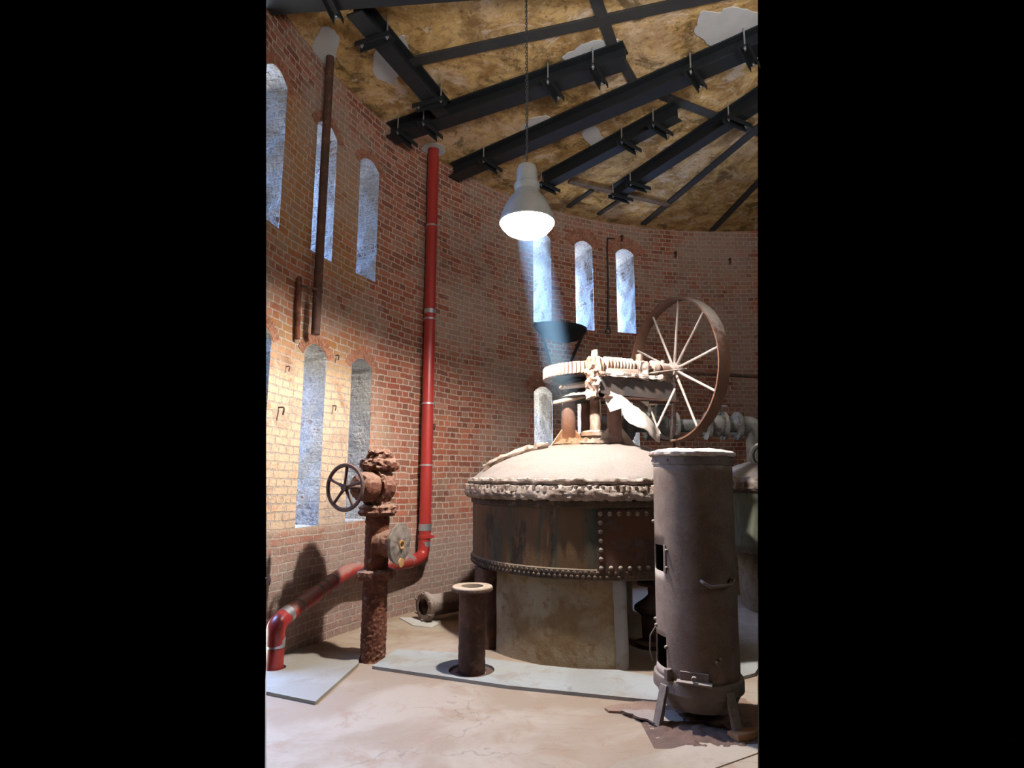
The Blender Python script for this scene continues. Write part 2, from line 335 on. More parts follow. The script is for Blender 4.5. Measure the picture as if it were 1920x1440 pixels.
# ------------------------------------------------------------------ tower shell
C0 = Vector((CX, CY, 0))
WW = 3.32                                  # window width in degrees
WINS = {170.55: 1, 162.35: 2, 155.05: 3, 123.35: 4, 115.5: 5, 107.9: 6}
LOW = {170.55: (1.13, 2.93), 162.35: (1.13, 2.93), 155.05: (1.13, 2.93), 123.35: (1.10, 3.0), 115.5: (1.10, 2.95), 107.9: (1.10, 2.90)}
UP = {170.55: (3.87, 5.38), 162.35: (3.87, 5.36), 155.05: (3.89, 5.36), 123.35: (4.02, 5.56), 115.5: (4.02, 5.57), 107.9: (4.04, 5.55)}
def head(zt, k): return zt - .095*(2*k-1)**2            # segmental arch, k across the window 0..1
NS = 10
def wall():
    bm = B(); ths = set()
    for c in WINS:
        for k in range(NS+1): ths.add(round(c-WW/2+WW*k/NS, 4))
    base = 80.0
    while base < 200:
        if all(abs(base-c) > WW/2+.2 for c in WINS): ths.add(round(base, 4))
        base += 1.0
    ths = sorted(ths)
    for a, b in zip(ths, ths[1:]):
        mid = (a+b)/2; c = next((c for c in WINS if abs(mid-c) < WW/2), None)
        segs = [(0, 0, HC, HC)]
        if c:
            ka, kb = (a-c)/WW+.5, (b-c)/WW+.5; (l0, l1), (u0, u1) = LOW[c], UP[c]
            segs = [(0, 0, l0, l0), (head(l1, ka), head(l1, kb), u0, u0), (head(u1, ka), head(u1, kb), HC, HC)]
        for za, zb, zc, zd in segs:
            A, Bq = pol(a, RW), pol(b, RW)
            bm.faces.new([bm.verts.new((*p.xy, z)) for p, z in ((A, za), (Bq, zb), (Bq, zd), (A, zc))])
    bmesh.ops.remove_doubles(bm, verts=bm.verts, dist=1e-4)
    section(bm, False)
    bmesh.ops.translate(bm, verts=bm.verts, vec=-C0)
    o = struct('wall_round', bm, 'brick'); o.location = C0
    return o
wall()
def reveal(c, zs, idx):
    """splay-less deep window opening through the wall: two cheeks, sill and arch soffit"""
    z0, z1 = zs; bm = B(); D = 1.0; ND = 16
    def loop(k):                                     # outline of the opening at one depth
        r = RW + D*k/ND; out = []
        a, b = c-WW/2, c+WW/2
        w0 = pol(c, RW); 
        nz = 26
        for i in range(nz): out.append((a, z0+(head(z1, 0)-z0)*i/nz))
        for i in range(NS): out.append((a+WW*i/NS, head(z1, i/NS)))
        for i in range(nz): out.append((b, head(z1, 1)-(head(z1, 1)-z0)*i/nz))
        for i in range(4): out.append((b-WW*i/4, z0))
        ct, st = math.cos(math.radians(c)), math.sin(math.radians(c))
        vs_ = []
        for th, z in out:
            off = RW*math.radians(th-c)              # parallel cheeks
            vs_.append(bm.verts.new((CX + r*ct - off*st, CY + r*st + off*ct, z)))
        return vs_
    L = [loop(k) for k in range(ND+1)]
    n = len(L[0])
    for A, Bq in zip(L, L[1:]):
        for i in range(n): bm.faces.new((A[i], A[(i+1) % n], Bq[(i+1) % n], Bq[i]))
    bm.normal_update()
    fixed = set(L[0])
    for v in bm.verts:
        if v in fixed: continue
        v.co += v.normal*noise.fractal(v.co*6, 1, 2, 5)*.034
    section(bm, False)
    bmesh.ops.translate(bm, verts=bm.verts, vec=-C0)
    if not bm.verts: bm.free(); return
    o = struct('window_%d' % idx, bm, 'reveal', smooth=True); o.location = C0
i = 1
for c in WINS:
    for d in (UP, LOW): reveal(c, d[c], i); i += 1
def arch(c, zt, rows=2):
    """ring of soldier bricks over a window opening"""
    bm = B(); z1 = zt; half = RW*math.radians(WW)/2; rise = .095
    rad = (half*half+rise*rise)/(2*rise); zc = z1-rad; amax = math.asin(half/rad)*1.2; n = 11
    for row in range(rows):
        for k in range(n):
            a = -amax + 2*amax*(k+.5)/n; rr = rad + .055 + row*.115
            s = rr*math.sin(a); z = zc + rr*math.cos(a); th = c - math.degrees(s/RW)
            P = pol(th, RW-.001, z); tr = Vector((CX-P.x, CY-P.y, 0)).normalized(); hor = Vector((0, 0, 1)).cross(tr)
            X = hor*math.cos(a)*-1 + Vector((0, 0, -math.sin(a)))*1.0
            u = (-hor)*math.sin(a)*-1; 
            up = (hor*math.sin(a) + Vector((0, 0, 1))*math.cos(a)); X = (hor*math.cos(a) - Vector((0, 0, 1))*math.sin(a))
            P = P + tr*.0; box(bm, P, (2*amax*rr/n*(.80+.08*random.random()), .004 + .008*random.random(), .100), (X, tr, up))
    section(bm, False)
    if not bm.verts: bm.free(); return
    return bm
brick_arch = rust('arch_bricks', (.22, .075, .042), (.36, .15, .09), (.38, .27, .20), bd=.012, sc=3.0)
k = 1
for c in WINS:
    for zt in (UP[c][1], LOW[c][1]):
        bm = arch(c, zt, 2 if c < 130 else 1)
        if bm: struct('trim_%d' % k, bm, brick_arch); k += 1
# floor and ceiling
def disc(z):
    bm = B(); g = .5; vs_ = {}
    pts = [pol(t*3, RW+.02, z) for t in range(120)]
    f = bm.faces.new([bm.verts.new(p) for p in pts])
    bmesh.ops.bisect_plane(bm, geom=bm.verts[:]+bm.edges[:]+bm.faces[:], plane_co=(0, .9, 0), plane_no=(0, -1, 0), clear_outer=True)
    return section(bm, False)
bm = disc(0); bmesh.ops.solidify(bm, geom=bm.faces[:], thickness=.1) if False else None
for v in bm.verts: v.co.z = 0
e = bmesh.ops.extrude_face_region(bm, geom=bm.faces[:]); bmesh.ops.translate(bm, verts=[v for v in e['geom'] if isinstance(v, bmesh.types.BMVert)], vec=(0, 0, -.12))
struct('floor', bm, 'floor')
bm = disc(HC)
e = bmesh.ops.extrude_face_region(bm, geom=bm.faces[:]); bmesh.ops.translate(bm, verts=[v for v in e['geom'] if isinstance(v, bmesh.types.BMVert)], vec=(0, 0, .15))
bmesh.ops.translate(bm, verts=bm.verts, vec=-C0)
o = struct('ceiling', bm, 'ceiling'); o.location = C0
# grey cement repairs on the ceiling: thin raised skims with ragged outlines
for (x, y, rx, ry, a, sd) in ((-1.30, 5.62, .17, .42, .35, 1), (-1.97, 5.50, .13, .34, .5, 2), (.84, 5.50, .30, .13, -.4, 3), (.33, 6.80, .22, .15, -.5, 4),
                              (1.10, 7.12, .12, .36, -.55, 5), (2.22, 5.22, .42, .24, .5, 6)):
    poly = []
    for q in range(48):
        t = 2*PI*q/48; rr = 1 + .28*noise.fractal(Vector((math.cos(t)*1.6, math.sin(t)*1.6, sd*4.1)), 1, 2, 4)
        px, py = rx*rr*math.cos(t), ry*rr*math.sin(t); poly.append((x+px*math.cos(a)-py*math.sin(a), y+px*math.sin(a)+py*math.cos(a)))
    bm = B(); prism(bm, poly, HC-.012, HC+.01); section(bm)
    if bm.verts: struct('trim_%d' % k, bm, 'greypatch'); k += 1
    else: bm.free()

# ------------------------------------------------------------------ roof steelwork
def ibeam(a, b, zb, w=.2, h=.2, tf=.018, tw=.014):
    a, b = Vector((*a, 0)), Vector((*b, 0)); d = (b-a); L = d.length; X = d/L; Y = Vector((0, 0, 1)).cross(X); Z = Vector((0, 0, 1)); c = (a+b)/2
    bm = B()
    box(bm, c+Z*(zb+tf/2), (L, w, tf), (X, Y, Z)); box(bm, c+Z*(zb+h-tf/2), (L, w, tf), (X, Y, Z)); box(bm, c+Z*(zb+h/2), (L, tw, h-2*tf), (X, Y, Z))
    return section(bm)
def ray_c(p, t): # point p moved towards the hub of the tower
    return p
BEAMS = [
 ('steel_beam', (-2.32, 4.69), (1.9, 4.30), .22, 'black steel beam along the top left edge of the ceiling'),
 ('steel_beam', (-1.52, 6.82), (1.17, 5.43), .20, 'black steel beam from above the red pipe to the timberless square end'),
 ('steel_beam', (-.82, 7.78), (2.75, 5.0), .20, 'longest black steel beam, running behind the lamp chain to the right edge'),
 ('steel_beam', (.47, 8.05), (1.96, 6.36), .16, 'short black steel beam ending right behind the hanging lamp'),
 ('steel_beam', (1.57, 8.42), (2.95, 5.92), .16, 'black steel beam over the big spoked wheel, with a free end before the wall'),
]
for nm, a, b, w, lab in BEAMS:
    tag(obj(nm, ibeam(a, b, 5.79, w), 'beam', smooth=False), lab.replace('timberless square end', 'square cut end above the chain'), 'beam', 'steel beams under the ceiling')
tag(obj('trimmer_beam', ibeam((-1.45, 4.78), (-.80, 6.36), 5.80, .17, .19), 'beam', smooth=False), 'black steel trimmer joining the top left beam to the next one', 'beam', 'steel beams under the ceiling')
def flush(a, b, w, lab, mat='oldbeam', h=.035, name='ceiling_joist'):
    a, b = Vector((*a, 0)), Vector((*b, 0)); X = (b-a).normalized(); Y = Vector((0, 0, 1)).cross(X); bm = B()
    box(bm, (a+b)/2+Vector((0, 0, HC-h/2+.004)), ((b-a).length, w, h), (X, Y, Vector((0, 0, 1)))); section(bm)
    return tag(obj(name, bm, mat, smooth=False), lab, 'joist', 'old joists set in the ceiling')
flush((2.30, 9.72), (3.35, 6.05), .10, 'long thin dark joist left of the one nearest the right edge', h=.04)
flush((3.60, 9.98), (3.74, 7.7), .10, 'thin dark joist nearest the right edge, reaching the far wall')
flush((-1.08, 5.65), (3.2, 4.39), .12, 'thin dark joist crossing the lamp chain near the top')
flush((.92, 9.06), (1.24, 8.48), .07, 'left of the two short dark joist stubs meeting the far wall')
flush((1.46, 9.33), (1.74, 8.78), .07, 'right of the two short dark joist stubs meeting the far wall')
flush((.68, 4.6), (1.05, 5.45), .11, 'dark cross piece between the thin top joist and the beam end', h=.027)
flush((1.05, 5.45), (1.45, 6.12), .10, 'dark cross piece from the beam end to the longest beam', h=.027)
flush((1.75, 6.22), (3.25, 7.00), .11, 'dark cross piece between the longest beam and the right edge', h=.027)
flush((.86, 8.18), (2.54, 8.95), .10, 'brown cross timber behind the beam over the spoked wheel', 'timber', .05, 'cross_timber')
# channel clamps with threaded rods
def make_clamp():
    r = thing('beam_clamp', '', 'clamp'); r['_proto'] = 1
    bm = B(); box(bm, (0, 0, -.008), (.36, .09, .008)); box(bm, (0, .045, -.03), (.40, .007, .052)); box(bm, (0, -.045, -.03), (.40, .007, .052))
    obj('channel', bm, 'beam', r, False)
    for s in (-1, 1):
        bm = B(); cyl(bm, (s*.145, 0, -.05), (s*.145, 0, .20), .008, 8); obj('threaded_rod', bm, 'zinc', r)
        bm = B(); lathe(bm, [(0, -.012), (.018, -.012), (.018, -.03), (0, -.03)], (s*.145, 0, 0), n=6); obj('nut', bm, 'zinc', r, False)
    return r
def copy_tree(o, parent=None):
    c = o.copy(); COL.objects.link(c)
    if parent: c.parent = parent
    for ch in list(o.children): copy_tree(ch, c)
    return c
CL = [(-1.33, 6.73, 1, 'black clamp at the wall end of the beam above the red pipe'), (-.99, 6.55, 1, 'black clamp on the beam just right of the red pipe top'),
 (.45, 5.80, 1, 'black clamp just right of the lamp chain on the beam with the square end'), (.90, 5.57, 1, 'black clamp nearest the square cut beam end'),
 (-.29, 7.37, 2, 'black clamp on the longest beam, left of the lamp'), (1.95, 5.63, 2, 'black clamp on the longest beam, first from its right end'), (2.38, 5.29, 2, 'black clamp on the longest beam at the right edge'),
 (1.49, 6.90, 3, 'left of two black clamps midway on the short beam'), (1.80, 6.54, 3, 'black clamp near the free right end of the short beam'), (.53, 7.98, 3, 'black clamp beside the lamp cap'),
 (1.64, 8.30, 4, 'black clamp at the free end over the cross timber'), (1.83, 7.95, 4, 'black clamp just right of the free beam end'), (2.68, 6.40, 4, 'black clamp on the beam at the right edge, below the longest one'),
 (-1.33, 5.08, 5, 'upper black clamp on the left trimmer'), (-.93, 6.04, 5, 'lower black clamp on the left trimmer'), (-1.62, 4.63, 0, 'black clamp on the beam at the top left edge')]
dirs = []
for nm, a, b, w, lab in BEAMS: dirs.append(math.atan2(b[1]-a[1], b[0]-a[0]))
dirs.append(math.atan2(1.58, .65))
proto = make_clamp()
for q, (x, y, bi, lab) in enumerate(CL):
    c = proto if q == 0 else copy_tree(proto)
    c.location = (x, y, 5.788); c.rotation_euler = (0, 0, dirs[bi]+PI/2); tag(c, lab, 'clamp', 'clamps under the steel beams')

# ------------------------------------------------------------------ hanging lamp
LX, LY = .131, 4.80
lamp = thing('pendant_lamp', 'grey bell-shaped industrial lamp glowing white on a long chain', 'lamp', (LX, LY, 3.79))
bm = B()
prof = [(.238, 3.770), (.242, 3.785), (.236, 3.80), (.222, 3.85), (.195, 3.92), (.155, 3.99), (.112, 4.045), (.095, 4.08), (.09, 4.09), (.085, 4.085), (.10, 4.04), (.145, 3.98), (.185, 3.915), (.213, 3.845), (.228, 3.79), (.238, 3.770)]
lathe(bm, prof, (LX, LY, 0), n=56); obj('shade', bm, 'lamp', lamp)
t = NT('white_reflector'); M['refl'] = t.out((.9, .9, .9), .6)
bm = B(); lathe(bm, [(.225, 3.795), (.210, 3.845), (.182, 3.912), (.142, 3.975), (.098, 4.033), (.0, 4.06)], (LX, LY, 0), n=56); obj('reflector', bm, 'refl', lamp)
bm = B(); lathe(bm, [(0, 4.06), (.096, 4.07), (.112, 4.09), (.112, 4.13), (.094, 4.145), (.090, 4.26), (.078, 4.30), (.03, 4.315), (0, 4.32)], (LX, LY, 0), n=36); obj('ballast_housing', bm, 'lamp', lamp)
t = NT('glowing_bulb'); M['bulb'] = t.out((1, 1, 1), .5, emit=(1.0, .955, .89), estr=BULB)
bm = B(); lathe(bm, [(0, 3.995), (.026, 3.985), (.032, 3.955), (.052, 3.915), (.056, 3.87), (.048, 3.835), (.026, 3.815), (0, 3.81)], (LX, LY, 0), n=28); obj('bulb', bm, 'bulb', lamp)
t = NT('lit_prism_glass'); tr = t.n('ShaderNodeBsdfTransparent'); em = t.n('ShaderNodeEmission', {'Color': (.86, .97, 1.0, 1), 'Strength': 9.0})
mx = t.n('ShaderNodeMixShader', {0: .25, 1: tr.outputs[0], 2: em.outputs[0]}); oo = t.n('ShaderNodeOutputMaterial'); t.t.links.new(mx.outputs[0], oo.inputs[0]); M['prism'] = t.m
bm = B(); lathe(bm, [(.236, 3.775), (.225, 3.745), (.185, 3.70), (.12, 3.665), (.06, 3.650), (0, 3.646)], (LX, LY, 0), n=48); obj('glass_bowl', bm, 'prism', lamp)
bm = B(); z = 4.31; q = 0
while z < 5.985:                                       # chain links
    a, b = (Vector((1, 0, 0)), Vector((0, 1, 0)))[q % 2], None
    pts = [Vector((LX, LY, z+.016)) + a*(.009*math.cos(t_*PI/5)) + Vector((0, 0, 1))*(.018*math.sin(t_*PI/5)) for t_ in range(11)]
    tube(bm, pts, .0033, 5, False); z += .029; q += 1
obj('chain', bm, 'oldbeam', lamp)
bm = B(); tube(bm, [(LX, LY+.004, 4.31), (LX+.012, LY+.01, 5.0), (LX+.004, LY, 5.985)], .004, 6); obj('cable', bm, 'oldbeam', lamp)
# faint blue light shaft from lamp to machine, shaped as a tinted volume
t = NT('tinted_shaft_volume'); co = t.co()
sp = t.n('ShaderNodeSeparateXYZ', {0: co}); rr = t.math('SQRT', t.math('ADD', t.math('POWER', sp.outputs[0], 2.0), t.math('POWER', sp.outputs[1], 2.0)))
dens = t.math('MULTIPLY', t.math('SUBTRACT', 1.0, t.step(rr, .02, .19)), 1.0)
vs1 = t.n('ShaderNodeVolumeScatter', {'Color': (.27, .55, 1.0, 1), 'Density': t.math('MULTIPLY', t.math('MULTIPLY', dens, t.math('MULTIPLY', t.math('ADD', .10, t.math('MULTIPLY', t.math('POWER', t.math('MINIMUM', sp.outputs[2], 1.35), 2.0), .9)), t.math('SUBTRACT', 1.0, t.math('MULTIPLY', t.step(sp.outputs[2], 1.35, 2.0), .8)))), .85), 'Anisotropy': .1})
o_ = t.n('ShaderNodeOutputMaterial'); t.t.links.new(vs1.outputs[0], o_.inputs['Volume']); M['air'] = t.m
p0, p1 = Vector((LX+.03, LY+.05, 3.70)), Vector((.62, 6.25, 2.10)); L = (p1-p0).length
bm = B(); lathe(bm, [(0, 0), (.12, 0), (.20, L*.35), (.19, L*.8), (.12, L), (0, L)], (0, 0, 0), n=28)
o = obj('light_shaft', bm, 'air'); o.location = p0; o.rotation_euler = (p1-p0).to_track_quat('Z', 'Y').to_euler()
o['kind'] = 'stuff'; tag(o, 'faint blue light shaft, shaped as a tinted volume of air, slanting from the lamp to the gear', 'haze')

# ------------------------------------------------------------------ pipes on the wall
RP = 5.985
def wp(th, z, r=RP): return tuple(pol(th, r, z))
def bend(pts, rad=.1, n=7):
    P = [Vector(p) for p in pts]; out = [P[0]]
    for a, b, c in zip(P, P[1:], P[2:]):
        u = (a-b).normalized(); v = (c-b).normalized(); r = min(rad, (a-b).length*.45, (c-b).length*.45)
        s, e = b+u*r, b+v*r
        for k_ in range(n+1):
            f = k_/n; out.append(s*(1-f)**2 + b*2*f*(1-f) + e*f*f)
    out.append(P[-1]); return out
rp = thing('downpipe', 'bright red pipe running down the brick wall and along its foot', 'pipe', wp(145.2, 0, 5.98))
PR = .073
bm = B(); tube(bm, [wp(145.2, HC+.02), wp(145.2, .93)], PR, 28); obj('vertical_run', bm, 'redpipe', rp)
bm = B(); tube(bm, bend([wp(145.2, .93), wp(145.35, .66), wp(147.2, .62)], .14), PR, 28); obj('elbow', bm, 'redpipe', rp)
bm = B(); tube(bm, bend([wp(147.2, .62), wp(157.6, .655), wp(160.2, .575)], .12), PR, 28); obj('upper_run', bm, 'redpipe_dusty', rp)
bm = B(); tube(bm, [wp(160.2, .575), wp(166.4, .41)], PR, 28); obj('sloping_run', bm, 'redpipe_dusty', rp)
bm = B(); tube(bm, bend([wp(166.4, .41), wp(167.75, .36), wp(167.6, .20)], .14, 10), PR*1.06, 28); section(bm); obj('elbow', bm, 'redpipe', rp)
bm = B(); tube(bm, [wp(167.6, .24), wp(167.6, -.02)], PR, 28); section(bm); obj('floor_stub', bm, 'redpipe', rp)
def band(p, d, w, r, mat, nm='clamp_ring'):
    d = Vector(d).normalized(); p = Vector(p); bm = B()
    lathe(bm, [(r-.004, -w/2), (r+.005, -w/2), (r+.005, w/2), (r-.004, w/2)], p, tuple(d), 28); section(bm)
    if bm.verts: obj(nm, bm, mat, rp)
    else: bm.free()
for z in (4.89, 3.62, 2.52, 1.75): # slim ring brackets
    p = Vector(wp(145.2, z)); d = (Vector(wp(145.2, z, RW)) - p)
    bm = B(); lathe(bm, [(PR-.002, -.011), (PR+.008, -.011), (PR+.008, .011), (PR-.002, .011)], p, n=28)
    cyl(bm, p + d*.4, Vector(wp(145.2, z, RW+.01)), .008, 8); obj('pipe_bracket', bm, 'zinc', rp)
band(wp(145.2, 3.72), (0, 0, 1), .055, PR, 'zinc', 'coupling'); band(wp(145.2, 1.00), (0, 0, 1), .08, PR, 'zinc', 'coupling')
band(wp(145.2, .80), (0, 0, 1), .06, PR, 'zinc', 'coupling')
bm = B(); p = Vector(wp(145.2, .89)); lathe(bm, [(PR, -.02), (PR+.014, -.02), (PR+.014, .02), (PR, .02)], p, n=24); box(bm, p+Vector((.10, -.03, 0)), (.05, .03, .03)); obj('flange_clamp', bm, 'redpipe', rp)
dv = Vector(wp(166.4, .41)) - Vector(wp(160.2, .575))
for f_, w, m_ in ((-.06, .016, 'blackclamp'), (.13, .016, 'blackclamp'), (.28, .022, 'blackclamp'), (.74, .022, 'blackclamp'), (1.0, .075, 'zinc')):
    band(Vector(wp(160.2, .575)) + dv*f_, dv, w, PR, m_, 'clamp_ring' if w < .05 else 'coupling')
dv2 = Vector(wp(157.6, .655)) - Vector(wp(155.0, .645)); band(wp(156.3, .652), dv2, .07, PR, 'zinc', 'coupling'); band(wp(148.0, .625), Vector(wp(147.2, .62))-Vector(wp(149, .63)), .07, PR, 'zinc', 'coupling')
band(wp(167.6, .225), (0, 0, 1), .075, PR, 'zinc', 'coupling')
bm = B(); lathe(bm, [(PR+.005, 0), (.16, 0), (.165, -.014), (PR+.005, -.014)], wp(145.2, HC), n=32); obj('ceiling_collar', bm, 'greypatch', rp)
# black pipe on the left
bp = thing('iron_pipe', 'dark iron pipe hanging down the wall between the upper left windows', 'pipe', wp(164.17, 2.98, 6.0))
bm = B(); tube(bm, [wp(164.17, HC+.01, 6.0), wp(164.17, 4.5, 6.0), wp(164.17, 2.98, 6.0)], .042, 20); obj('tube', bm, 'darkrust', bp)
bm = B(); lathe(bm, [(.040, -.012), (.052, -.012), (.052, .012), (.040, .012)], wp(164.17, 3.42, 6.0), n=20); tube(bm, [wp(164.2, 3.42, 5.96), wp(166.0, 3.42, 6.05)], .012, 8); tube(bm, [wp(164.2, 3.42, 6.02), wp(162.6, 3.42, 6.09)], .010, 8); obj('bracket', bm, 'darkrust', bp)
bm = B(); tube(bm, [wp(165.95, 3.5, 6.085), wp(165.9, 3.2, 6.085), wp(165.75, 2.90, 6.08)], [.026, .030, .026], 14); crust(bm, .006, 20, 3)
tag(obj('rusty_stub_pipe', bm, 'valverust'), 'short rusty pipe beside the lower end of the dark iron pipe', 'pipe')
# iron rod between far windows
rod = thing('wall_rod', 'thin black rod with end rings between the far upper windows', 'rod', wp(111.4, 4.05, 6.09))
bm = B(); tube(bm, [wp(109.9, 5.70, 6.08), wp(111.2, 5.68, 6.07), wp(111.3, 5.5, 6.08), wp(111.35, 4.9, 6.07), wp(111.5, 4.1, 6.09)], .013, 8); obj('shaft', bm, 'oldbeam', rod)
bm = B(); tube(bm, [Vector(wp(111.5, 4.03, 6.09)) + Vector((math.cos(a_)*.045, 0, math.sin(a_)*.045)) for a_ in [2*PI*q/12 for q in range(13)]], .01, 6, False); obj('ring', bm, 'oldbeam', rod)
# small iron hooks in the brickwork
def hook(th, z, lab, s=1.0, r=6.11):
    bm = B(); P = [wp(th, z+.03*s, r+.01), wp(th, z+.03*s, r-.05*s), wp(th+.1, z, r-.06*s), wp(th+.15, z-.05*s, r-.055*s)]
    tube(bm, bend(P, .02, 3), .009*s, 7); tag(obj('wall_hook', bm, 'darkrust'), lab, 'hook', 'iron hooks in the brickwork')
for th, z, lab, s in ((159.3, 2.86, 'iron hook between the lower left windows, near their tops', .7), (159.4, 2.32, 'angled iron hook midway between the lower left windows', .7),
    (166.6, 2.60, 'small iron hook on the pier at the left edge, upper one', .6), (167.3, 2.20, 'curved iron hook on the bright pier at the left edge', .9),
    (143.1, 2.25, 'iron peg in the bricks right of the red pipe', 1.0), (108.6, 5.72, 'iron stub above the right far window', 1.5), (98.9, 5.52, 'left iron stub high on the far wall', 1.5), (89.5, 5.42, 'right iron stub high on the far wall', 1.5),
    (167.6, .72, 'iron stub low on the left wall in the shadow', .7)):
    hook(th, z, lab, s)
# wall bracket shelf under the far windows
br = thing('bracket_shelf', 'dark half-round iron shelf on struts under the far upper windows', 'shelf', wp(120.3, 3.5, 6.0))
cc = Vector(wp(120.4, 3.99, 6.12)); inw = Vector((CX-cc.x, CY-cc.y, 0)).normalized(); side = Vector((0, 0, 1)).cross(inw)
bm = B()
for lay, (rr1, zz) in enumerate(((.50, 0), (.50, -.03), (.44, -.10), (.30, -.19), (.18, -.24))):
    pass
prof = [(.0, .0), (.50, .0), (.50, -.035), (.45, -.10), (.33, -.19), (.15, -.24), (0, -.25)]
n = 24; rings = []
for r_, h_ in prof:
    rings.append([bm.verts.new(cc + (side*math.cos(PI*i_/n) + inw*math.sin(PI*i_/n)*.75)*max(r_, .001) + Vector((0, 0, h_))) for i_ in range(n+1)])
for A, Bq in zip(rings, rings[1:]):
    for i_ in range(n): bm.faces.new((A[i_], A[i_+1], Bq[i_+1], Bq[i_]))
obj('bowl', bm, 'beam', br)
for s in (-1, 1):
    bm = B(); tube(bm, [cc+side*s*.43+inw*.1+Vector((0, 0, -.05)), cc+side*s*.18+inw*.02+Vector((0, 0, -.62))], .022, 8); obj('strut', bm, 'beam', br)

# ------------------------------------------------------------------ the tank
T = Vector((.87, 6.44, 0))
tank = thing('iron_tank', 'huge round riveted iron tank with a dusty domed lid on a concrete pier', 'tank', tuple(T))
bm = B(); lathe(bm, fine_prof([(1.288, 1.38), (1.285, .80)], .08), T, n=120); crust(bm, .004, 4, 1); obj('shell', bm, 'tank', tank)
bm = B(); lathe(bm, fine_prof([(1.285, .83), (1.296, .82), (1.296, .745), (1.25, .728), (.9, .725), (0, .725)], .05), T, n=150)
for row, z in ((0, .80), (1, .763)):
    for q in range(88):
        a = math.radians(180+q*2.2+row*1.1)
        if a > math.radians(372): break
        p = T + Vector((math.cos(a)*1.294, math.sin(a)*1.294, z)); lathe(bm, [(.017, 0), (.014, .009), (.0, .014)], p, (math.cos(a), math.sin(a), 0), 7)
obj('rivet_band', bm, 'seam', tank)
bm = B(); dome = [(1.30, 1.575), (1.285, 1.60), (1.24, 1.635), (1.20, 1.665), (1.13, 1.72), (1.03, 1.775), (.93, 1.822), (.80, 1.866), (.64, 1.905), (.45, 1.935), (.24, 1.955), (0, 1.96)]
lathe(bm, fine_prof(dome, .02), T, n=240); crust(bm, .010, 7, 2, 5); obj('domed_lid', bm, 'dome', tank)
bm = B(); pr = [(1.27, 1.595), (1.325, 1.585), (1.335, 1.565), (1.325, 1.545), (1.30, 1.535), (1.345, 1.515), (1.36, 1.49), (1.37, 1.46), (1.365, 1.425), (1.33, 1.405), (1.28, 1.395)]
lathe(bm, fine_prof(pr, .008), T, n=420)
for q in range(84):
    a = math.radians(170+q*2.4); p = T + Vector((math.cos(a)*1.345, math.sin(a)*1.345, 1.505)); cyl(bm, p+Vector((0, 0, -.02)), p+Vector((0, 0, .020)), .020, 7)
crust(bm, .020, 17, 4, 5); obj('rim_flange', bm, 'crust', tank)
bm = B(); lathe(bm, fine_prof([(1.27, 1.40), (1.305, 1.395), (1.305, 1.345), (1.287, 1.335)], .02), T, n=160); crust(bm, .008, 14, 8); obj('neck_ring', bm, 'seam', tank)
# curved crust strip on the dome's left
bm = B(); pts = [T + Vector((math.cos(math.radians(a_))*r_, math.sin(math.radians(a_))*r_, z_)) for a_, r_, z_ in ((196, 1.20, 1.695), (200, 1.08, 1.775), (206, .93, 1.845), (214, .78, 1.895), (222, .68, 1.92))]
tube(bm, [pts[0].lerp(pts[1], f_/4) for f_ in range(4)] + [pts[1].lerp(pts[2], f_/4) for f_ in range(4)] + [pts[2].lerp(pts[3], f_/4) for f_ in range(4)] + [pts[3].lerp(pts[4], f_/4) for f_ in range(5)], .035, 14); crust(bm, .035, 22, 9, 4); obj('lid_lap_joint', bm, 'crust', tank)
# riveted patch plate
a0, a1 = math.radians(-96.6), math.radians(-68.5); z0, z1 = .805, 1.325; bm = B(); n = 24
for i_ in range(n):
    aa, ab = a0+(a1-a0)*i_/n, a0+(a1-a0)*(i_+1)/n
    P = [T + Vector((math.cos(a_)*r_, math.sin(a_)*r_, z_)) for a_, r_, z_ in ((aa, 1.300, z0), (ab, 1.300, z0), (ab, 1.300, z1), (aa, 1.300, z1))]
    bm.faces.new([bm.verts.new(p) for p in P])
bmesh.ops.remove_doubles(bm, verts=bm.verts, dist=1e-4)
e = bmesh.ops.extrude_face_region(bm, geom=bm.faces[:])
for v in [v for v in e['geom'] if isinstance(v, bmesh.types.BMVert)]:
    d = Vector((v.co.x-T.x, v.co.y-T.y, 0)).normalized(); v.co -= d*.02
plate = obj('patch_plate', bm, 'patch', tank)
def rivet(a, z):
    bm = B(); p = T + Vector((math.cos(a)*1.300, math.sin(a)*1.300, z)); lathe(bm, [(.021, 0), (.019, .010), (.011, .018), (0, .020)], p, (math.cos(a), math.sin(a), 0), 10); obj('rivet', bm, 'rivet', plate)
ai, af = a0+math.radians(1.6), a1-math.radians(1.6)
for q in range(7): rivet(ai, z0+.035+(z1-z0-.07)*q/6); rivet(af, z0+.035+(z1-z0-.07)*q/6)
for q in range(1, 7): rivet(ai+(af-ai)*q/7, z0+.035); rivet(ai+(af-ai)*q/7, z1-.035)
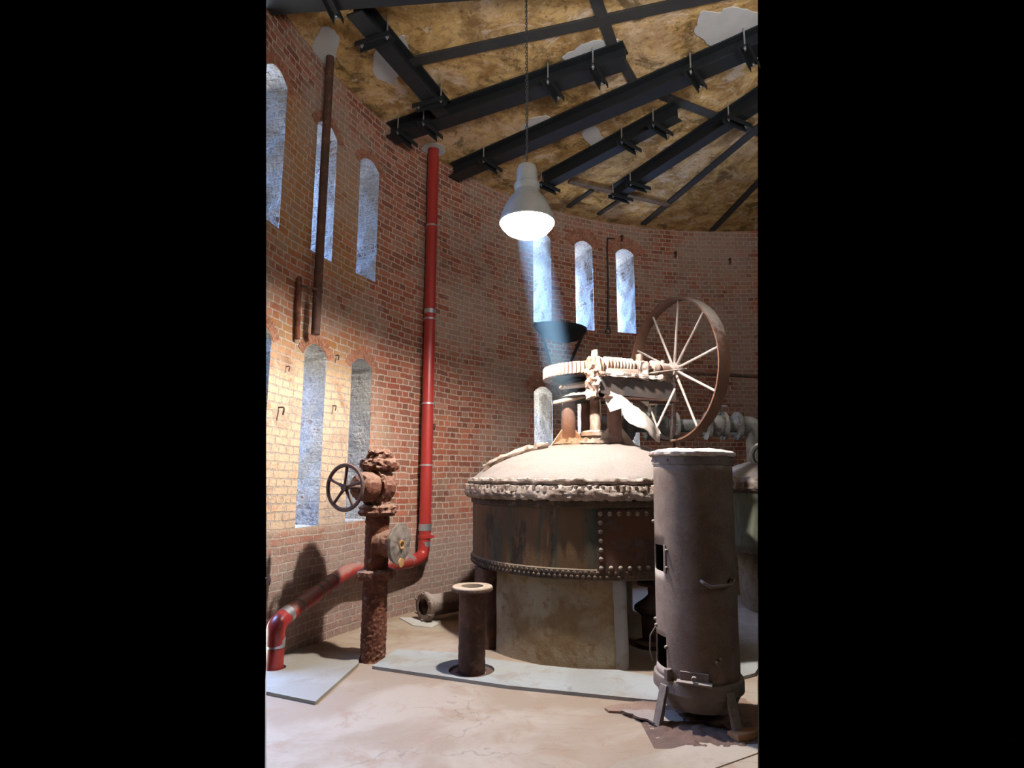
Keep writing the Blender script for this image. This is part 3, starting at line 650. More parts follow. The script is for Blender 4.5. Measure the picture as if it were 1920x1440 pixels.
# concrete pier under the tank: an arc with a rounded, lime washed end
def arcblock(r0, r1, d0, d1, z0, z1, n=36, nz=10, cr=.006, seed=0, flare=0.0):
    bm = B(); A0, A1 = math.radians(d0), math.radians(d1); out = []
    for i_ in range(n+1): a_ = A0+(A1-A0)*i_/n; out.append((math.cos(a_)*r1, math.sin(a_)*r1))
    for i_ in range(7):
        f_ = PI*i_/6; rm = (r0+r1)/2; a_ = A1 + math.sin(f_)*.06; rr_ = rm + (r1-r0)/2*math.cos(f_)
        if 0 < i_ < 6: out.append((math.cos(a_)*rr_, math.sin(a_)*rr_))
    for i_ in range(n, -1, -1): a_ = A0+(A1-A0)*i_/n; out.append((math.cos(a_)*r0, math.sin(a_)*r0))
    L_ = []
    for k_ in range(nz+1):
        z = z0+(z1-z0)*k_/nz; s_ = 1+flare*(1-k_/nz); L_.append([bm.verts.new(T + Vector((x*s_, y*s_, z))) for x, y in out])
    m_ = len(out)
    for A, Bq in zip(L_, L_[1:]):
        for i_ in range(m_): bm.faces.new((A[i_], A[(i_+1) % m_], Bq[(i_+1) % m_], Bq[i_]))
    bm.faces.new(L_[0][::-1]); bm.faces.new(L_[-1]); bm.normal_update(); crust(bm, cr, 5, seed); return bm
pier = thing('concrete_pier', 'stained concrete pier curving under the front of the round tank', 'pier', (.5, 5.4, 0), None)
obj('pier_body', arcblock(.85, 1.225, -146, -90.8, -.01, .724, seed=2), 'pier', pier)
o = obj('pier_end', arcblock(.88, 1.215, -91, -86.5, -.01, .724, n=8, seed=5), 'pierend', pier); o['label'] = 'grey rounded end of the pier'
bm = arcblock(.95, 1.285, -166, -153, -.005, .722, n=8, seed=7)
tag(obj('tank_support', bm, 'darkrust'), 'dark rusty support behind the left end of the concrete pier', 'support')
bm = arcblock(.85, 1.2, 60, 130, -.005, .72, n=16, seed=9)
tag(obj('rear_pier', bm, 'pier'), 'dark rear pier under the far side of the round tank', 'pier')
# head gear on the lid
gear = thing('tank_gear_drive', 'dust-caked gear drive with worm and big spoked wheel on top of the tank', 'machine', tuple(T+Vector((0, 0, 1.95))))
AX = Vector((.93, .37, 0)).normalized(); PX = Vector((AX.y, -AX.x, 0)); ZZ = Vector((0, 0, 1))   # shaft direction, and towards the camera
def g(s, p, z): return T + AX*s + PX*p + ZZ*z
for x, y, zt, nm in ((-.255, -.06, 2.50, 'column'), (.205, -.30, 2.40, 'column'), (-.0, .28, 2.50, 'column')):
    bm = B(); c = T + Vector((x, y, 0)); lathe(bm, fine_prof([(.0, 1.90), (.105, 1.90), (.095, 1.99), (.080, 2.02), (.078, 2.2), (.072, 2.40), (.09, zt), (0, zt)], .04), c, n=24); crust(bm, .006, 14, x*10)
    col = obj('column', bm, 'column', gear)
    for s in (-1, 1):                                # triangular foot gussets
        bm = B(); u = Vector((s, -.25, 0)).normalized(); w_ = Vector((-u.y, u.x, 0)); pp = [c+u*.07+ZZ*2.12, c+u*.07+ZZ*1.88, c+u*.22+ZZ*1.87, c+u*.21+ZZ*1.93]
        f1 = [bm.verts.new(p+w_*.02) for p in pp]; f2 = [bm.verts.new(p-w_*.02) for p in pp]; bm.faces.new(f1); bm.faces.new(f2[::-1])
        for i_ in range(4): bm.faces.new((f1[i_], f1[(i_+1) % 4], f2[(i_+1) % 4], f2[i_]))
        obj('foot_gusset', bm, 'dusty', col, False)
bm = B(); lathe(bm, fine_prof([(0, 1.93), (.40, 1.93), (.42, 1.95), (.38, 1.985), (.20, 2.0), (0, 2.01)], .02), T, n=80); crust(bm, .045, 24, 5, 4); obj('base_rubble_ring', bm, 'crust', gear)
bm = B(); lathe(bm, fine_prof([(0, 1.98), (.10, 1.98), (.11, 2.03), (.16, 2.035), (.165, 2.075), (.13, 2.09), (.06, 2.10), (.055, 2.7), (0, 2.7)], .03), T+Vector((.03, -.12, 0)), n=28); crust(bm, .006, 16, 6); obj('stuffing_box', bm, 'dusty', gear)
bm = B(); lathe(bm, fine_prof([(0, 2.44), (.33, 2.44), (.35, 2.46), (.33, 2.49), (.24, 2.52), (.22, 2.58), (.30, 2.60), (.31, 2.63), (.20, 2.66), (0, 2.66)], .025), T, n=60); crust(bm, .014, 12, 7); obj('top_plate', bm, 'drkiron', gear)
bm = B() # broken crossed strips under the gear
for pts in ([(-.42, -.12, 2.40), (-.2, -.22, 2.44), (.05, -.28, 2.50), (.3, -.30, 2.52)], [(-.35, -.2, 2.55), (-.05, -.33, 2.58), (.12, -.34, 2.66)]):
    tube(bm, [T+Vector(p) for p in pts], [.02, .03, .03, .02][:len(pts)], 8)
crust(bm, .016, 20, 11, 4); obj('broken_bracket', bm, 'dusty', gear)
bm = B() # toothed worm wheel
R1 = .50; lathe(bm, fine_prof([(R1-.10, 2.69), (R1-.02, 2.665), (R1, 2.67), (R1-.012, 2.725), (R1, 2.785), (R1-.02, 2.795), (R1-.09, 2.785), (R1-.10, 2.69)], .03), T, n=144)
for q in range(72):
    a = 2*PI*q/72; d = Vector((math.cos(a), math.sin(a), 0)); tt = Vector((-d.y, d.x, 0)); box(bm, T+d*(R1+.008)+ZZ*2.728, (.034, .022, .118), (d, tt, ZZ))
crust(bm, .004, 18, 3); wheel = obj('toothed_wheel', bm, 'dusty', gear)
bm = B(); lathe(bm, [(0, 2.70), (R1-.08, 2.695), (R1-.08, 2.67), (.32, 2.655), (.12, 2.62), (0, 2.62)], T, n=48); obj('gear_web', bm, 'drkiron', gear)
WC = T + PX*.575 + ZZ*2.735
bm = B(); L = .34; pr = [(0, -L/2-.08), (.03, -L/2-.08), (.03, -L/2)]
for q in range(9):
    s0 = -L/2 + L*q/9; pr += [(.048, s0+.004), (.078, s0+.014), (.078, s0+.025), (.048, s0+.034)]
pr += [(.03, L/2), (.03, L/2+.1), (0, L/2+.1)]
lathe(bm, pr, WC, tuple(AX), 28); crust(bm, .003, 20, 2); obj('worm', bm, 'dusty', gear)
bm = B(); cyl(bm, WC-AX*.30, WC+AX*.72, .027, 14); crust(bm, .003, 25, 4); obj('worm_shaft', bm, 'dusty', gear)
for s, hh in ((-.26, .30), (.27, .24)):                 # bearings with caps
    c = WC+AX*s; bm = B(); box(bm, c+ZZ*(.05-hh/2), (.10, .15, hh), (AX, PX, ZZ)); bmesh.ops.subdivide_edges(bm, edges=bm.edges[:], cuts=9, use_grid_fill=True)
    cyl(bm, c+ZZ*.04, c+ZZ*.135, .038, 12); cyl(bm, c-PX*.05+ZZ*.04, c-PX*.05+ZZ*.10, .02, 8); cyl(bm, c-AX*.07, c+AX*.07, .062, 16)
    crust(bm, .026, 18, s*9, 4); obj('bearing', bm, 'dusty', gear)
bm = B(); cyl(bm, WC+AX*.40, WC+AX*.47, .075, 20); cyl(bm, WC+AX*.52, WC+AX*.60, .062, 20); cyl(bm, WC+AX*.56-ZZ*.1, WC+AX*.56+ZZ*.09, .018, 8); crust(bm, .010, 15, 8); obj('coupling', bm, 'dusty', gear)
# dusty tray and dark carrier beam under the worm
bm = B(); box(bm, WC+AX*.12-ZZ*.125+PX*.02, (.78, .22, .035), (AX, PX, ZZ)); bmesh.ops.subdivide_edges(bm, edges=bm.edges[:], cuts=24, use_grid_fill=True)
box(bm, WC+AX*.0-ZZ*.085+PX*.05, (.34, .12, .06), (AX, PX, ZZ)); crust(bm, .026, 16, 12, 5); obj('dust_tray', bm, 'dusty', gear)
bm = B(); outl = []
for q in range(9): a_ = PI/2 + PI*q/8; outl.append((-.20+.085*math.cos(a_)*1.5, -.235+.085*math.sin(a_)))
outl += [(.64, -.345), (.64, -.16)]
for sgn in (.09, .07, -.09, -.07): pass
def plate_ext(outl, y0, y1):
    bm_ = B(); A = [bm_.verts.new(WC+AX*s_+PX*y0+ZZ*z_) for s_, z_ in outl]; Bq = [bm_.verts.new(WC+AX*s_+PX*y1+ZZ*z_) for s_, z_ in outl]
    bm_.faces.new(A); bm_.faces.new(Bq[::-1]); m_ = len(A)
    for i_ in range(m_): bm_.faces.new((A[i_], A[(i_+1) % m_], Bq[(i_+1) % m_], Bq[i_]))
    return bm_
obj('carrier_beam', plate_ext(outl, .07, .09), 'drkiron', gear, False); obj('carrier_beam', plate_ext(outl, -.10, -.08), 'drkiron', gear, False)
bm = B(); box(bm, WC+AX*.22-ZZ*.352+PX*.0, (.88, .22, .02), (AX, PX, ZZ)); obj('bottom_flange', bm, 'darkrust', gear, False)
bm = B(); box(bm, WC-AX*.31-ZZ*.21+PX*.02, (.06, .17, .26), (AX, PX, ZZ)); bmesh.ops.subdivide_edges(bm, edges=bm.edges[:], cuts=12, use_grid_fill=True); crust(bm, .050, 15, 21, 5); obj('end_plate', bm, 'dusty', gear)
# torn, dust-caked sheet hanging from the carrier
def ribbon(pts, up, th=.012, sub=3, cr=.01, seed=0):
    """sheet from paired edge points (a, b)"""
    bm_ = B(); rows = []
    for a_, b_ in pts: rows.append([bm_.verts.new(Vector(a_).lerp(Vector(b_), k_/sub)) for k_ in range(sub+1)])
    for A, Bq in zip(rows, rows[1:]):
        for k_ in range(sub): bm_.faces.new((A[k_], A[k_+1], Bq[k_+1], Bq[k_]))
    bmesh.ops.subdivide_edges(bm_, edges=bm_.edges[:], cuts=2, use_grid_fill=True); bm_.normal_update(); crust(bm_, cr, 9, seed)
    e_ = bmesh.ops.extrude_face_region(bm_, geom=bm_.faces[:]); bmesh.ops.translate(bm_, verts=[v for v in e_['geom'] if isinstance(v, bmesh.types.BMVert)], vec=Vector(up)*th)
    return bm_
def gw(x, y, z): return Vector((x, y, z))
pts = [((.90, 5.80, 2.49), (.905, 5.78, 2.44)), ((.935, 5.79, 2.455), (.93, 5.76, 2.33)), ((.98, 5.77, 2.43), (.965, 5.74, 2.235)), ((1.03, 5.76, 2.405), (1.02, 5.71, 2.255)), ((1.075, 5.75, 2.385), (1.07, 5.69, 2.265)), ((1.11, 5.75, 2.365), (1.085, 5.66, 2.18)), ((1.17, 5.75, 2.315), (1.13, 5.63, 2.115)), ((1.24, 5.76, 2.26), (1.20, 5.62, 2.075)), ((1.31, 5.78, 2.22), (1.27, 5.63, 2.06)), ((1.39, 5.81, 2.16), (1.36, 5.67, 1.98)), ((1.46, 5.86, 2.07), (1.44, 5.75, 1.93))]
obj('torn_sheet', ribbon(pts, (0, 0, 1), .014, 3, .02, 3), 'sheet', gear)
pts = [((1.20, 6.0, 2.47), (1.22, 5.98, 2.41)), ((1.29, 6.0, 2.50), (1.30, 5.98, 2.38)), ((1.37, 6.0, 2.46), (1.34, 5.98, 2.36)), ((1.42, 6.0, 2.38), (1.39, 5.98, 2.32))]
obj('sheet_flap', ribbon(pts, (0, 0, 1), .012, 2, .008, 5), 'sheet', gear)
bm = B(); tube(bm, [(1.41, 6.0, 2.34), (1.45, 5.96, 2.18), (1.49, 5.90, 2.03)], .010, 7); obj('hanging_strap', bm, 'dusty', gear)
bm = B(); tube(bm, [(.885, 5.85, 2.40), (.888, 5.85, 2.17)], .006, 6); obj('hanging_wire', bm, 'dusty', gear)
bm = B(); tube(bm, [(1.44, 5.90, 2.06), (1.68, 5.98, 2.50)], .013, 8); obj('lever_rod', bm, 'dusty', gear)
bm = B(); tube(bm, [(.93, 5.86, 2.44), (.99, 5.84, 2.45), (1.06, 5.84, 2.42)], [.02, .03, .014], 8); crust(bm, .012, 22, 4); obj('caked_lug', bm, 'dusty', gear)
bm = B(); tube(bm, [WC+AX*.28-ZZ*.08+PX*.05, WC+AX*.6-ZZ*.03+PX*.10, WC+AX*.78+ZZ*.0+PX*.10], .008, 6); obj('bent_strip', bm, 'dusty', gear)
# the big spoked wheel
HB = WC + AX*.70; RR = .765
bm = B(); lathe(bm, fine_prof([(0, -.09), (.045, -.09), (.05, -.05), (.075, -.045), (.08, .045), (.05, .05), (.04, .09), (0, .09)], .03), HB, tuple(AX), 24); crust(bm, .005, 15, 3)
hub = obj('wheel_hub', bm, 'spoke', gear)
bm = B(); lathe(bm, [(RR, -.066), (RR-.018, -.066), (RR-.022, -.05), (RR-.020, .05), (RR-.018, .066), (RR, .066), (RR+.004, .0), (RR, -.066)], HB, tuple(AX), 120); crust(bm, .0025, 6, 1); obj('wheel_rim', bm, 'bigwheel', gear)
hx = PX; 
for q in range(10):
    a = math.radians(9+36*q); d = hx*math.cos(a) + ZZ*math.sin(a); bm = B()
    tube(bm, [HB+d*.05-AX*.0, HB+d*.4, HB+d*(RR-.015)-AX*.0], [.016, .0125, .0125], 9); obj('spoke', bm, 'spoke', gear)
# ------------------------------------------------------------------ second tank and pipework behind
T2 = Vector((3.95, 7.6, 0)); bm_list = []
tk = thing('rear_tank', 'second round tank with a crusted rim, cut by the right edge behind the stove', 'tank', (3.0, 7.0, 0))
for nm, pr, mt, cr, nn in (('shell', [(1.33, 1.42), (1.33, .80), (1.28, .72), (0, .70)], 'darktank', .004, 90), ('rim_flange', [(1.28, 1.60), (1.38, 1.59), (1.40, 1.54), (1.40, 1.47), (1.34, 1.43), (1.28, 1.43)], 'crust', .025, 300),
                       ('domed_lid', [(1.32, 1.58), (1.20, 1.66), (1.0, 1.76), (.6, 1.87), (0, 1.92)], 'dome', .01, 120)):
    bm = B(); lathe(bm, fine_prof(pr, .03 if nm != 'rim_flange' else .012), T2, n=nn); crust(bm, cr, 18, 5, 4); section(bm)
    if bm.verts: obj(nm, bm, mt, tk)
bm = B(); lathe(bm, [(1.05, 0), (1.05, .69), (.8, .69), (.8, 0), (1.05, 0)], T2, n=60); section(bm)
if bm.verts: obj('base', bm, 'pier', tk)
pl = thing('flanged_pipeline', 'grey flanged pipeline with valves running behind the big wheel', 'pipeline', (2.2, 7.6, 2.25))
PZ = 2.27; PA, PB = Vector((1.05, 7.75, PZ)), Vector((3.13, 7.75, PZ))
def fl(p, ax, r, w, nb=8):
    bm_ = B(); lathe(bm_, [(0, -w/2), (r, -w/2), (r, w/2), (0, w/2)], p, ax, 32); x_, y_, w_ = frame(ax)
    for q_ in range(nb):
        a_ = 2*PI*q_/nb; d_ = x_*math.cos(a_)+y_*math.sin(a_); cyl(bm_, Vector(p)+d_*(r-.022)-w_*(w/2+.015), Vector(p)+d_*(r-.022)+w_*(w/2+.015), .011, 6)
    return bm_
bm = B(); cyl(bm, PA, PB, .085, 24); section(bm); obj('main_pipe', bm, 'greypipe', pl)
for x in (1.12, 1.50, 1.78, 2.16, 2.58, 2.80, 2.98): obj('flange', section(fl((x, 7.75, PZ), (1, 0, 0), .185, .04)), 'greypipe', pl)
bm = B(); lathe(bm, fine_prof([(0, -.17), (.10, -.16), (.155, -.06), (.155, .08), (.11, .14), (.09, .20), (0, .2)], .03), (1.93, 7.75, PZ), n=28); cyl(bm, (1.93, 7.75, PZ), (1.93, 7.75, PZ+.30), .12, 24, .12); obj('valve_body', bm, 'greypipe', pl)
bm = B(); lathe(bm, [(0, .26), (.16, .26), (.16, .30), (.13, .31), (.10, .42), (.085, .45), (.085, .50), (0, .50)], (1.96, 7.72, PZ), n=24); obj('bonnet', bm, 'dusty', pl)
bm = B(); cyl(bm, (1.96, 7.72, PZ+.48), (1.96, 7.72, PZ+.60), .022, 10)
tube(bm, [Vector((1.96, 7.72, PZ+.55)) + Vector((math.cos(2*PI*q/20)*.14, math.sin(2*PI*q/20)*.14, 0)) for q in range(21)], .014, 7, False); box(bm, (1.96, 7.72, PZ+.55), (.27, .02, .015)); obj('handwheel', bm, 'greypipe', pl)
bm = B(); lathe(bm, fine_prof([(.10, -.10), (.13, -.06), (.15, 0), (.13, .06), (.10, .10)], .03), (2.72, 7.75, PZ), (1, 0, 0), 30); cyl(bm, (2.72, 7.75, PZ+.15), (2.72, 7.75, PZ+.26), .05, 14); tube(bm, [(2.6, 7.7, PZ+.27), (2.84, 7.7, PZ+.25)], .02, 8); obj('check_valve', bm, 'greypipe', pl)
bm = B(); tube(bm, bend([(2.96, 7.75, PZ), (3.20, 7.72, PZ), (3.20, 7.72, 1.72)], .17, 12), .125, 24); section(bm); obj('elbow', bm, 'greypipe', pl)
bm = B(); lathe(bm, [(.15, 0), (.17, .01), (.175, .03), (.155, .04), (.14, .03), (.13, .0)], (3.13, 7.35, 1.86), (-.25, -1, 0), 36); lathe(bm, [(0, .005), (.10, .005), (.11, .03), (.095, .03), (.08, .01), (0, .01)], (3.13, 7.35, 1.86), (-.25, -1, 0), 30); section(bm)
obj('gauge_ring', bm, 'paper', pl)
bm = B(); cyl(bm, (3.14, 7.36, 1.86), (3.22, 7.75, 1.86), .13, 24); section(bm); obj('gauge_body', bm, 'greypipe', pl)
bm = B(); tube(bm, [(2.12, 7.72, 1.90), (2.14, 7.62, 2.75)], .018, 8); obj('support_rod', bm, 'darkrust', pl)
bm = fl((1.38, 7.0, 2.18), (.75, -.62, -.2), .19, .04, 8); cyl(bm, (1.38, 7.0, 2.18), (1.10, 7.28, 2.24), .12, 20)
tag(obj('blank_flange_branch', bm, 'greypipe'), 'grey round flange with bolts seen between tank columns and wheel', 'flange')
bm = B(); tube(bm, [(2.05, 7.3, 2.93), (2.5, 7.45, 2.92), (3.4, 7.75, 2.93)], .028, 10); section(bm)
tag(obj('long_rod', bm, 'darkrust'), 'long rusty rod running from behind the wheel hub to the right edge', 'rod')
# bulbous valve in the dark gap under the tank
vv = thing('small_valve', 'rust-brown valve half hidden in the dark gap left of the stove', 'valve', (1.36, 5.95, 0))
bm = B(); lathe(bm, fine_prof([(0, 0), (.17, 0), (.17, .04), (.10, .06), (.11, .28), (.17, .33), (.17, .37), (.10, .42), (.04, .48), (.03, .62), (0, .62)], .04), (1.36, 5.95, 0), n=28); crust(bm, .008, 12, 4); obj('body', bm, 'darkrust', vv)
bm = B(); tube(bm, [Vector((1.36, 5.95, .58)) + Vector((math.cos(2*PI*q/20)*.13, math.sin(2*PI*q/20)*.13, 0)) for q in range(21)], .016, 7, False); box(bm, (1.36, 5.95, .58), (.26, .02, .014)); obj('handwheel', bm, 'darkrust', vv)

# ------------------------------------------------------------------ standing rusted valve on the left
VX, VY = -1.235, 5.52
va = thing('standing_valve', 'rust-red upright valve pipe with a handwheel before the left windows', 'valve', (VX, VY, 0))
bm = B(); lathe(bm, fine_prof([(0, 0), (.115, 0), (.110, .02), (.108, .72), (0, .72)], .01), (VX, VY, 0), n=90); crust(bm, .009, 42, 1, 4); obj('lower_pipe', bm, 'valverust', va)
bm = B(); lathe(bm, fine_prof([(.10, .70), (.165, .705), (.175, .73), (.168, .765), (.105, .78)], .012), (VX, VY, 0), n=70); crust(bm, .016, 38, 2, 5); obj('middle_flange', bm, 'valverust', va)
bm = B(); lathe(bm, fine_prof([(.104, .77), (.106, 1.28)], .02), (VX, VY, 0), n=56)
DB = Vector((.94, -.335, 0)).normalized(); c = Vector((VX, VY, 1.01))
lathe(bm, fine_prof([(.125, .02), (.118, .10), (.125, .17), (.145, .215)], .012), c, tuple(DB), 70); crust(bm, .010, 36, 3, 4); obj('tee_body', bm, 'valverust', va)
bm = B(); lathe(bm, fine_prof([(0, .215), (.172, .215), (.180, .225), (.178, .248), (0, .256)], .02), c, tuple(DB), 60); crust(bm, .010, 20, 4, 4); dsk = obj('blank_disc', bm, 'disc', va); dsk['label'] = 'grey flaking blank disc'
bm = B(); x_, y_, w_ = frame(DB); tube(bm, [c+DB*.258 + (x_*math.cos(2*PI*q/14)+y_*math.sin(2*PI*q/14))*.034 - ZZ*.01 for q in range(15)], .010, 7, False); cyl(bm, c+DB*.25-ZZ*.165, c+DB*.262-ZZ*.165, .04, 12); crust(bm, .006, 30, 2); obj('ochre_boss', bm, 'ochre', dsk)
bm = B(); lathe(bm, fine_prof([(.10, 1.255), (.158, 1.26), (.170, 1.285), (.160, 1.31), (.165, 1.33), (.12, 1.36), (.105, 1.39)], .010), (VX, VY, 0), n=70); crust(bm, .015, 38, 5, 5); obj('body_flange', bm, 'valverust', va)
DW = Vector((-.434, -.90, 0)).normalized(); vc = Vector((VX-.0, VY, 1.515))
bm = B(); lathe(bm, fine_prof([(.105, 1.37), (.125, 1.41), (.155, 1.47), (.16, 1.53), (.135, 1.60), (.105, 1.65), (.10, 1.67)], .016), (VX, VY, 0), n=60)
lathe(bm, fine_prof([(.14, .02), (.135, .12), (.13, .20), (.11, .27), (.06, .30), (0, .31)], .018), vc, tuple(DW), 48); crust(bm, .012, 32, 6, 5); obj('valve_body', bm, 'valverust', va)
bm = B(); lathe(bm, fine_prof([(.13, .075), (.160, .08), (.165, .10), (.158, .12), (.13, .125)], .010), vc, tuple(DW), 64); crust(bm, .018, 36, 7, 5); obj('bonnet_flange', bm, 'valverust', va)
bm = B(); lathe(bm, fine_prof([(.10, 1.655), (.155, 1.668), (.172, 1.69), (.172, 1.735), (.16, 1.755), (.115, 1.77), (.112, 1.83), (.07, 1.855), (0, 1.86)], .010), (VX, VY, 0), n=70); crust(bm, .022, 30, 8, 5); obj('top_flange', bm, 'valverust', va)
hw = vc + DW*.455; bm = B(); cyl(bm, vc+DW*.28, hw+DW*.02, .017, 12); obj('spindle', bm, 'valvewheel', va)
bm = B()
for s in (-1, 1):
    x_, y_, w_ = frame(DW); tube(bm, [vc+DW*.26+x_*s*.07, vc+DW*.36+x_*s*.06, vc+DW*.40], .013, 8)
obj('yoke', bm, 'valvewheel', va)
bm = B(); x_, y_, w_ = frame(DW); RWH = .200
lathe(bm, [(RWH-.030, 0), (RWH-.018, -.013), (RWH, -.013), (RWH+.008, 0), (RWH, .013), (RWH-.018, .013), (RWH-.030, 0)], hw, tuple(DW), 60)
cyl(bm, hw-DW*.02, hw+DW*.022, .030, 18); whl = obj('handwheel', bm, 'valvewheel', va)
for q in range(5):
    a = math.radians(4+72*q); d = x_*math.sin(a) + ZZ*math.cos(a); bm = B(); tube(bm, [hw+d*.02, hw+d*.1, hw+d*(RWH-.015)], [.016, .012, .014], 10); obj('spoke', bm, 'valvewheel', whl)

# ------------------------------------------------------------------ short flanged pipe
SX, SY = -.335, 5.17
sp_ = thing('flanged_stub_pipe', 'short upright rusty pipe with a pale open flange in front of the tank', 'pipe', (SX, SY, 0))
bm = B(); lathe(bm, fine_prof([(.112, -.02), (.110, .66)], .02) + [(.082, .665), (.080, .1), (0, .1)], (SX, SY, 0), n=48); crust(bm, .005, 26, 3, 4); obj('tube', bm, 'darkrust', sp_)
bm = B(); lathe(bm, [(.10, .655), (.165, .655), (.174, .662), (.174, .680), (.168, .688)], (SX, SY, 0), n=56); obj('flange_edge', bm, 'darkrust', sp_)
bm = B(); lathe(bm, fine_prof([(.171, .686), (.166, .694), (.094, .694), (.092, .67), (.086, .60)], .03), (SX, SY, 0), n=56)
obj('flange_face', bm, 'palerim', sp_)['label'] = 'pale dusted top face of the flange'
# lying flanged pipe
LA = Vector((.72, .69, .0)).normalized(); lp0 = Vector((-.98, 6.90, .165))
ly = thing('lying_pipe', 'grey flanged pipe lying on the floor against the brick wall', 'pipe', tuple(lp0-Vector((0, 0, .165))))
bm = B(); lathe(bm, fine_prof([(.105, .02), (.118, .02), (.118, .9)], .05) + [(.09, .9), (.088, .02), (.105, .02)], lp0, tuple(LA), 36); crust(bm, .004, 12, 2); obj('tube', bm, 'grime', ly)
bm = B(); DL = Vector((.36, .93, 0)).normalized(); DL = LA
lathe(bm, fine_prof([(.088, -.02), (.13, -.025), (.15, -.02), (.162, .0), (.158, .03), (.10, .035)], .01), lp0, tuple(LA), 60); crust(bm, .006, 18, 5, 4); obj('flange', bm, 'grime', ly)
x_, y_, w_ = frame(LA)
for q in range(6):
    a = PI/6+2*PI*q/6; d = x_*math.cos(a)+y_*math.sin(a); bm = B(); cyl(bm, lp0+d*.14-LA*.045, lp0+d*.14+LA*.04, .012, 7); box(bm, lp0+d*.15, (.02, .03, .05), (d, w_.cross(d), w_)); obj('bolt', bm, 'grime', ly)
bm = B(); prism(bm, [(-1.30, 7.08), (-1.08, 6.72), (-.86, 6.62), (-.80, 6.80), (-1.0, 7.06)], .0, .012); tag(obj('loose_sheet', bm, 'paper', smooth=False), 'white dusty sheet scrap under the lying pipe', 'sheet')

# ------------------------------------------------------------------ floor boards
def hole_plate(poly, hc, hr, z0, z1):
    """thin board with one round hole"""
    bm = B(); n = 40; cx_, cy_ = hc; ring = [(cx_+hr*math.cos(2*PI*q/n), cy_+hr*math.sin(2*PI*q/n)) for q in range(n)]
    rv = [bm.verts.new((x, y, z1)) for x, y in ring]; ov = [bm.verts.new((x, y, z1)) for x, y in poly]
    ed = [bm.edges.new((rv[q], rv[(q+1) % n])) for q in range(n)] + [bm.edges.new((ov[q], ov[(q+1) % len(ov)])) for q in range(len(ov))]
    bmesh.ops.triangle_fill(bm, edges=ed, use_beauty=True)
    e_ = bmesh.ops.extrude_face_region(bm, geom=bm.faces[:]); bmesh.ops.translate(bm, verts=[v for v in e_['geom'] if isinstance(v, bmesh.types.BMVert)], vec=(0, 0, z0-z1))
    return bm
bm = hole_plate([(-2.2, 5.75), (-2.02, 5.85), (-1.75, 5.95), (-1.36, 5.56), (-1.32, 5.35), (-1.40, 4.48), (-2.1, 4.80)], tuple(pol(167.6, RP).xy), .095, .002, .024); section(bm)
tag(obj('floor_board', bm, 'plate', smooth=False), 'grey floor board around the foot of the red pipe at the left edge', 'board', 'grey boards on the floor')
bm = hole_plate([(-1.18, 5.27), (-.03, 4.80), (1.02, 4.50), (1.14, 5.02), (.88, 5.17), (.55, 5.20), (.2, 5.31), (-.14, 5.45), (-.52, 5.66), (-1.07, 5.76)], (SX, SY), .19, .002, .026)
tag(obj('floor_board', bm, 'plate2', smooth=False), 'long pale floor board with a round hole around the short pipe', 'board', 'grey boards on the floor')
bm = B(); lathe(bm, [(.12, .008), (.186, .008), (.186, .001), (.12, .001)], (SX, SY, 0), n=40)  # dark ring standing in for the shade inside the board's hole
obj('hole_shade_ring', bm, 'darkrust', sp_)
bm = B(); prism(bm, [(1.14, 5.02), (1.02, 4.50), (1.2, 4.62), (1.98, 5.09), (2.3, 5.62), (1.85, 5.30)], .002, .026); section(bm)
tag(obj('floor_board', bm, 'plate2', smooth=False), 'pale floor board behind the stove at the right edge', 'board', 'grey boards on the floor')
bm = B(); prism(bm, [(.60, 3.62), (1.10, 3.86), (1.60, 4.06), (1.55, 3.8), (.95, 3.45), (.3, 3.3)], .0, .006); section(bm)
tag(obj('floor_board', bm, 'plate3', smooth=False), 'flat grey board at the bottom right in front of the stove', 'board', 'grey boards on the floor')

# ------------------------------------------------------------------ stove
QX, QY = 1.262, 4.26
st = thing('iron_stove', 'tall dusty cylindrical iron stove on splayed legs in the right foreground', 'stove', (QX, QY, 0))
def tube_wall(r, z0, z1, holes, n=120, th=.012):
    bm = B(); zs = sorted({z0, z1, *[h[2] for h in holes], *[h[3] for h in holes], *[z0+(z1-z0)*q/14 for q in range(15)]})
    A = [2*PI*q/n for q in range(n)]; V = [[bm.verts.new((QX+r(z)*math.cos(a_), QY+r(z)*math.sin(a_), z)) for a_ in A] for z in zs]
    for i_ in range(len(zs)-1):
        zm = (zs[i_]+zs[i_+1])/2
        for q in range(n):
            am = math.degrees(2*PI*(q+.5)/n)
            if any(h[0] < am < h[1] and h[2] < zm < h[3] for h in holes): continue
            bm.faces.new((V[i_][q], V[i_][(q+1) % n], V[i_+1][(q+1) % n], V[i_+1][q]))
    return bm
vd = math.degrees(math.atan2(-QY, -QX)) % 360      # towards the camera
holes = [(vd-84, vd-47, .955, 1.130), (vd-84, vd-47, .335, .535)]
bm = tube_wall(lambda z: .272, .25, 1.74, holes); crust(bm, .002, 5, 2)
o = obj('barrel', bm, 'stove', st); md = o.modifiers.new('thickness', 'SOLIDIFY'); md.thickness = .014; md.offset = -1
bm = B(); lathe(bm, [(.245, .3), (.245, 1.70)], (QX, QY, 0), n=48); bmesh.ops.delete(bm, geom=[f for f in bm.faces if any(h[0]-4 < math.degrees(math.atan2(f.calc_center_median().y-QY, f.calc_center_median().x-QX)) % 360 < h[1]+4 for h in holes)], context='FACES'); obj('soot_lining', bm, 'soot', st)
bm = B(); lathe(bm, fine_prof([(0, 1.735), (.272, 1.738), (.292, 1.742), (.299, 1.752), (.297, 1.768), (.28, 1.776), (.19, 1.795), (0, 1.80)], .015), (QX, QY, 0), n=110); crust(bm, .008, 16, 9, 4); obj('lid', bm, 'dusty', st)
